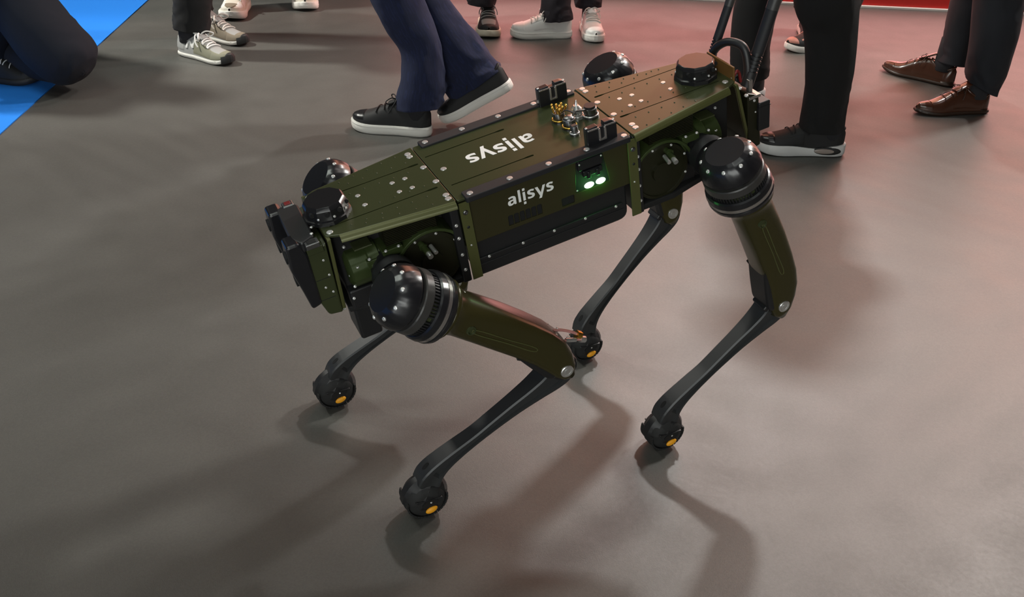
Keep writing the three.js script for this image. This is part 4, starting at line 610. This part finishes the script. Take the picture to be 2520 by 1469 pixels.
// black trousers, black sneaker with an oval window in the sole
const airy = { upper: W.black, L: 0.305, sole: 0.036, soleMat: leather([0.55, 0.55, 0.54], 0.5), outMat: W.darkSole, flare: 0.005, wavy: 0.011, spring: 0.008, collar: W.black, sock: W.sock, lace: W.black, rows: 5, bow: 0.5, patches: [['toe_cap', 0.84, 0.99, 0.1, 0.9, W.blackShine, 0.0016], ['mudguard', 0.5, 0.84, 0.02, 0.2, W.black, 0.0016], ['mudguard', 0.5, 0.84, 0.8, 0.98, W.black, 0.0016]] };
{
  const g = person({ label: 'person in black trousers and a black sneaker with an oval window in its heel', root: [1.02, -3.62], face: [-1, 0.1], hip: [1.02, 0.98, -3.6], jacket: T.black, trousers: T.black,
    legs: [[[1.02, 0.98, -3.48, 0.12], [0.995, 0.57, -3.38, 0.108], [1.025, 0.46, -3.375, 0.088], [1.052, 0.31, -3.38, 0.081], [1.062, 0.2, -3.39, 0.074], [1.068, 0.1, -3.395, 0.072]], [[1.0, 0.98, -3.7, 0.12], [0.94, 0.56, -3.92, 0.095], [0.9, 0.4, -3.95, 0.084], [0.9, 0.22, -3.955, 0.076], [0.92, 0.1, -3.96, 0.07]]],
    legOpt: { fold: 0.005, knee: 0.25 },
    shoes: [{ heel: [1.16, 0, -3.4], dir: [-1, 0, 0.02], ...airy }, { heel: [0.985, 0, -3.99], dir: [-0.9, 0, 0.4], ...airy }] });
  for (const s of g.children.filter(c => c.name === 'shoe')) for (const e of [1, -1]) {
    sub(s, 'sole_window', at(new THREE.SphereGeometry(1, 24, 10).scale(0.052, 0.0155, 0.005), 0.068, 0.0235, e * 0.0395), W.darkSole);
    sub(s, 'window_pane', at(new THREE.SphereGeometry(1, 24, 10).scale(0.037, 0.0095, 0.003), 0.076, 0.0235, e * 0.0427), leather([0.3, 0.25, 0.22], 0.2));
  }
}
// shoe with pink trim half hidden behind the black trousers
const trimmed = { upper: W.black, sole: 0.03, soleMat: W.soleWhite, collar: W.rust, sock: W.sock, lace: W.rust, rows: 5, bow: 1.1, laceR: 0.0028, patches: [['toe_cap', 0.86, 0.99, 0.1, 0.9, W.rust, 0.002], ['eyestay_trim', 0.44, 0.8, 0.22, 0.3, W.rust, 0.0022], ['eyestay_trim', 0.44, 0.8, 0.7, 0.78, W.rust, 0.0022]] };
person({ label: 'person in black trousers and black shoes with pink trim and white soles', root: [1.45, -4.9], face: [-0.9, 0.4], hip: [1.48, 0.95, -4.92], jacket: cloth([0.03, 0.03, 0.03]), trousers: T.black,
  legs: [[[1.54, 0.95, -4.87, 0.1], [1.555, 0.5, -4.86, 0.082], [1.53, 0.24, -4.84, 0.066], [1.49, 0.11, -4.81, 0.06]], [[1.42, 0.95, -4.97, 0.1], [1.405, 0.5, -5.02, 0.08], [1.405, 0.25, -5.06, 0.064], [1.405, 0.12, -5.06, 0.06]]],
  shoes: [{ heel: [1.51, 0, -4.805], dir: [-0.93, 0, 0.36], ...trimmed }, { heel: [1.42, 0, -5.12], dir: [-0.1, 0, 1], ...trimmed }] });
// navy suit and brown dress shoes
const dress = { last: 'dress', hs: 1.12, upper: W.brown, L: 0.318, sole: 0.016, soleMat: W.brownDark, flare: 0.004, spring: 0.01, collar: W.brown, sock: W.sock, lace: W.brownDark, rows: 4, bow: 0.6, laceR: 0.0016, patches: [['toe_cap', 0.82, 0.985, 0.08, 0.92, W.brown, 0.0016], ['quarter_panel', 0.12, 0.56, 0.03, 0.32, W.brown, 0.0016], ['quarter_panel', 0.12, 0.56, 0.68, 0.97, W.brown, 0.0016]] };
{
  const g = person({ label: 'person in a dark navy suit and polished brown leather dress shoes', root: [1.82, -4.1], face: [-0.9, -0.2], hip: [1.84, 0.97, -4.08], jacket: T.suit, trousers: T.suit,
    legs: [[[1.86, 0.97, -4.14, 0.12], [1.885, 0.52, -4.24, 0.1], [1.878, 0.36, -4.29, 0.092], [1.87, 0.19, -4.3, 0.072], [1.862, 0.095, -4.295, 0.066]], [[1.8, 0.97, -4.0, 0.12], [1.8, 0.55, -3.93, 0.1], [1.815, 0.44, -3.93, 0.09], [1.835, 0.3, -3.93, 0.086], [1.842, 0.19, -3.935, 0.078], [1.842, 0.105, -3.94, 0.066]]],
    legOpt: [{ fold: 0.004 }, { fold: 0.004, hem: [0.03, 0] }],
    shoes: [{ heel: [1.872, 0, -4.262], dir: [-0.76, 0, -0.65], ...dress }, { heel: [1.893, 0, -3.95], dir: [-0.975, 0, 0.21], ...dress }] });
  for (const s of g.children.filter(c => c.name === 'shoe')) sub(s, 'heel_block', loft([0, 0.022].map(y => { const r = []; for (let j = 0; j < 24; j++) { const a = j / 24 * 2 * Math.PI; r.push(V(0.036 + Math.cos(a) * 0.036 * (Math.cos(a) > 0 ? 0.9 : 1), y, Math.sin(a) * 0.034)); } return r; })), W.brownDark);
}
// kneeling figure on the blue carpet
const kneelShoe = { upper: W.black, sole: 0.024, soleMat: W.darkSole, collar: W.black, sock: W.sock, lace: W.white, rows: 5, bow: 1, spring: 0.012, patches: [['toe_cap', 0.84, 0.99, 0.1, 0.9, W.black, 0.0016]] };
person({ label: 'person in dark navy trousers kneeling at the edge of the blue carpet', root: [-2.1, -3.86], face: [1, 0.05], hip: [-2.27, 0.56, -3.88], jacket: T.navy, trousers: T.navy,
  legs: [[[-2.24, 0.54, -3.8, 0.13], [-2.12, 0.56, -3.74, 0.115], [-2.0, 0.5, -3.7, 0.095], [-2.03, 0.36, -3.72, 0.1], [-2.07, 0.22, -3.765, 0.098], [-2.1, 0.1, -3.775, 0.085]],
    [[-2.2, 0.58, -3.86, 0.135], [-2.03, 0.45, -3.83, 0.124], [-1.88, 0.28, -3.765, 0.12], [-1.795, 0.195, -3.715, 0.12], [-1.718, 0.138, -3.685, 0.117], [-1.686, 0.113, -3.672, 0.1], [-1.662, 0.093, -3.663, 0.066], [-1.652, 0.085, -3.66, 0.004]],
    [[-1.76, 0.1, -3.72, 0.08], [-1.93, 0.085, -3.8, 0.066], [-2.12, 0.1, -3.9, 0.058], [-2.25, 0.14, -3.98, 0.055]]],
  legOpt: [{}, { round: true }, {}], knees: [[-2.0, 0.5, -3.7, 0.094]],
  shoes: [{ heel: [-2.17, 0.0045, -3.785], dir: [1, 0, 0.1], ...kneelShoe }, { heel: [-2.36, 0.285, -4.0], dir: [0.36, -0.93, 0.06], ...kneelShoe }] });

renderer.render(scene, camera);
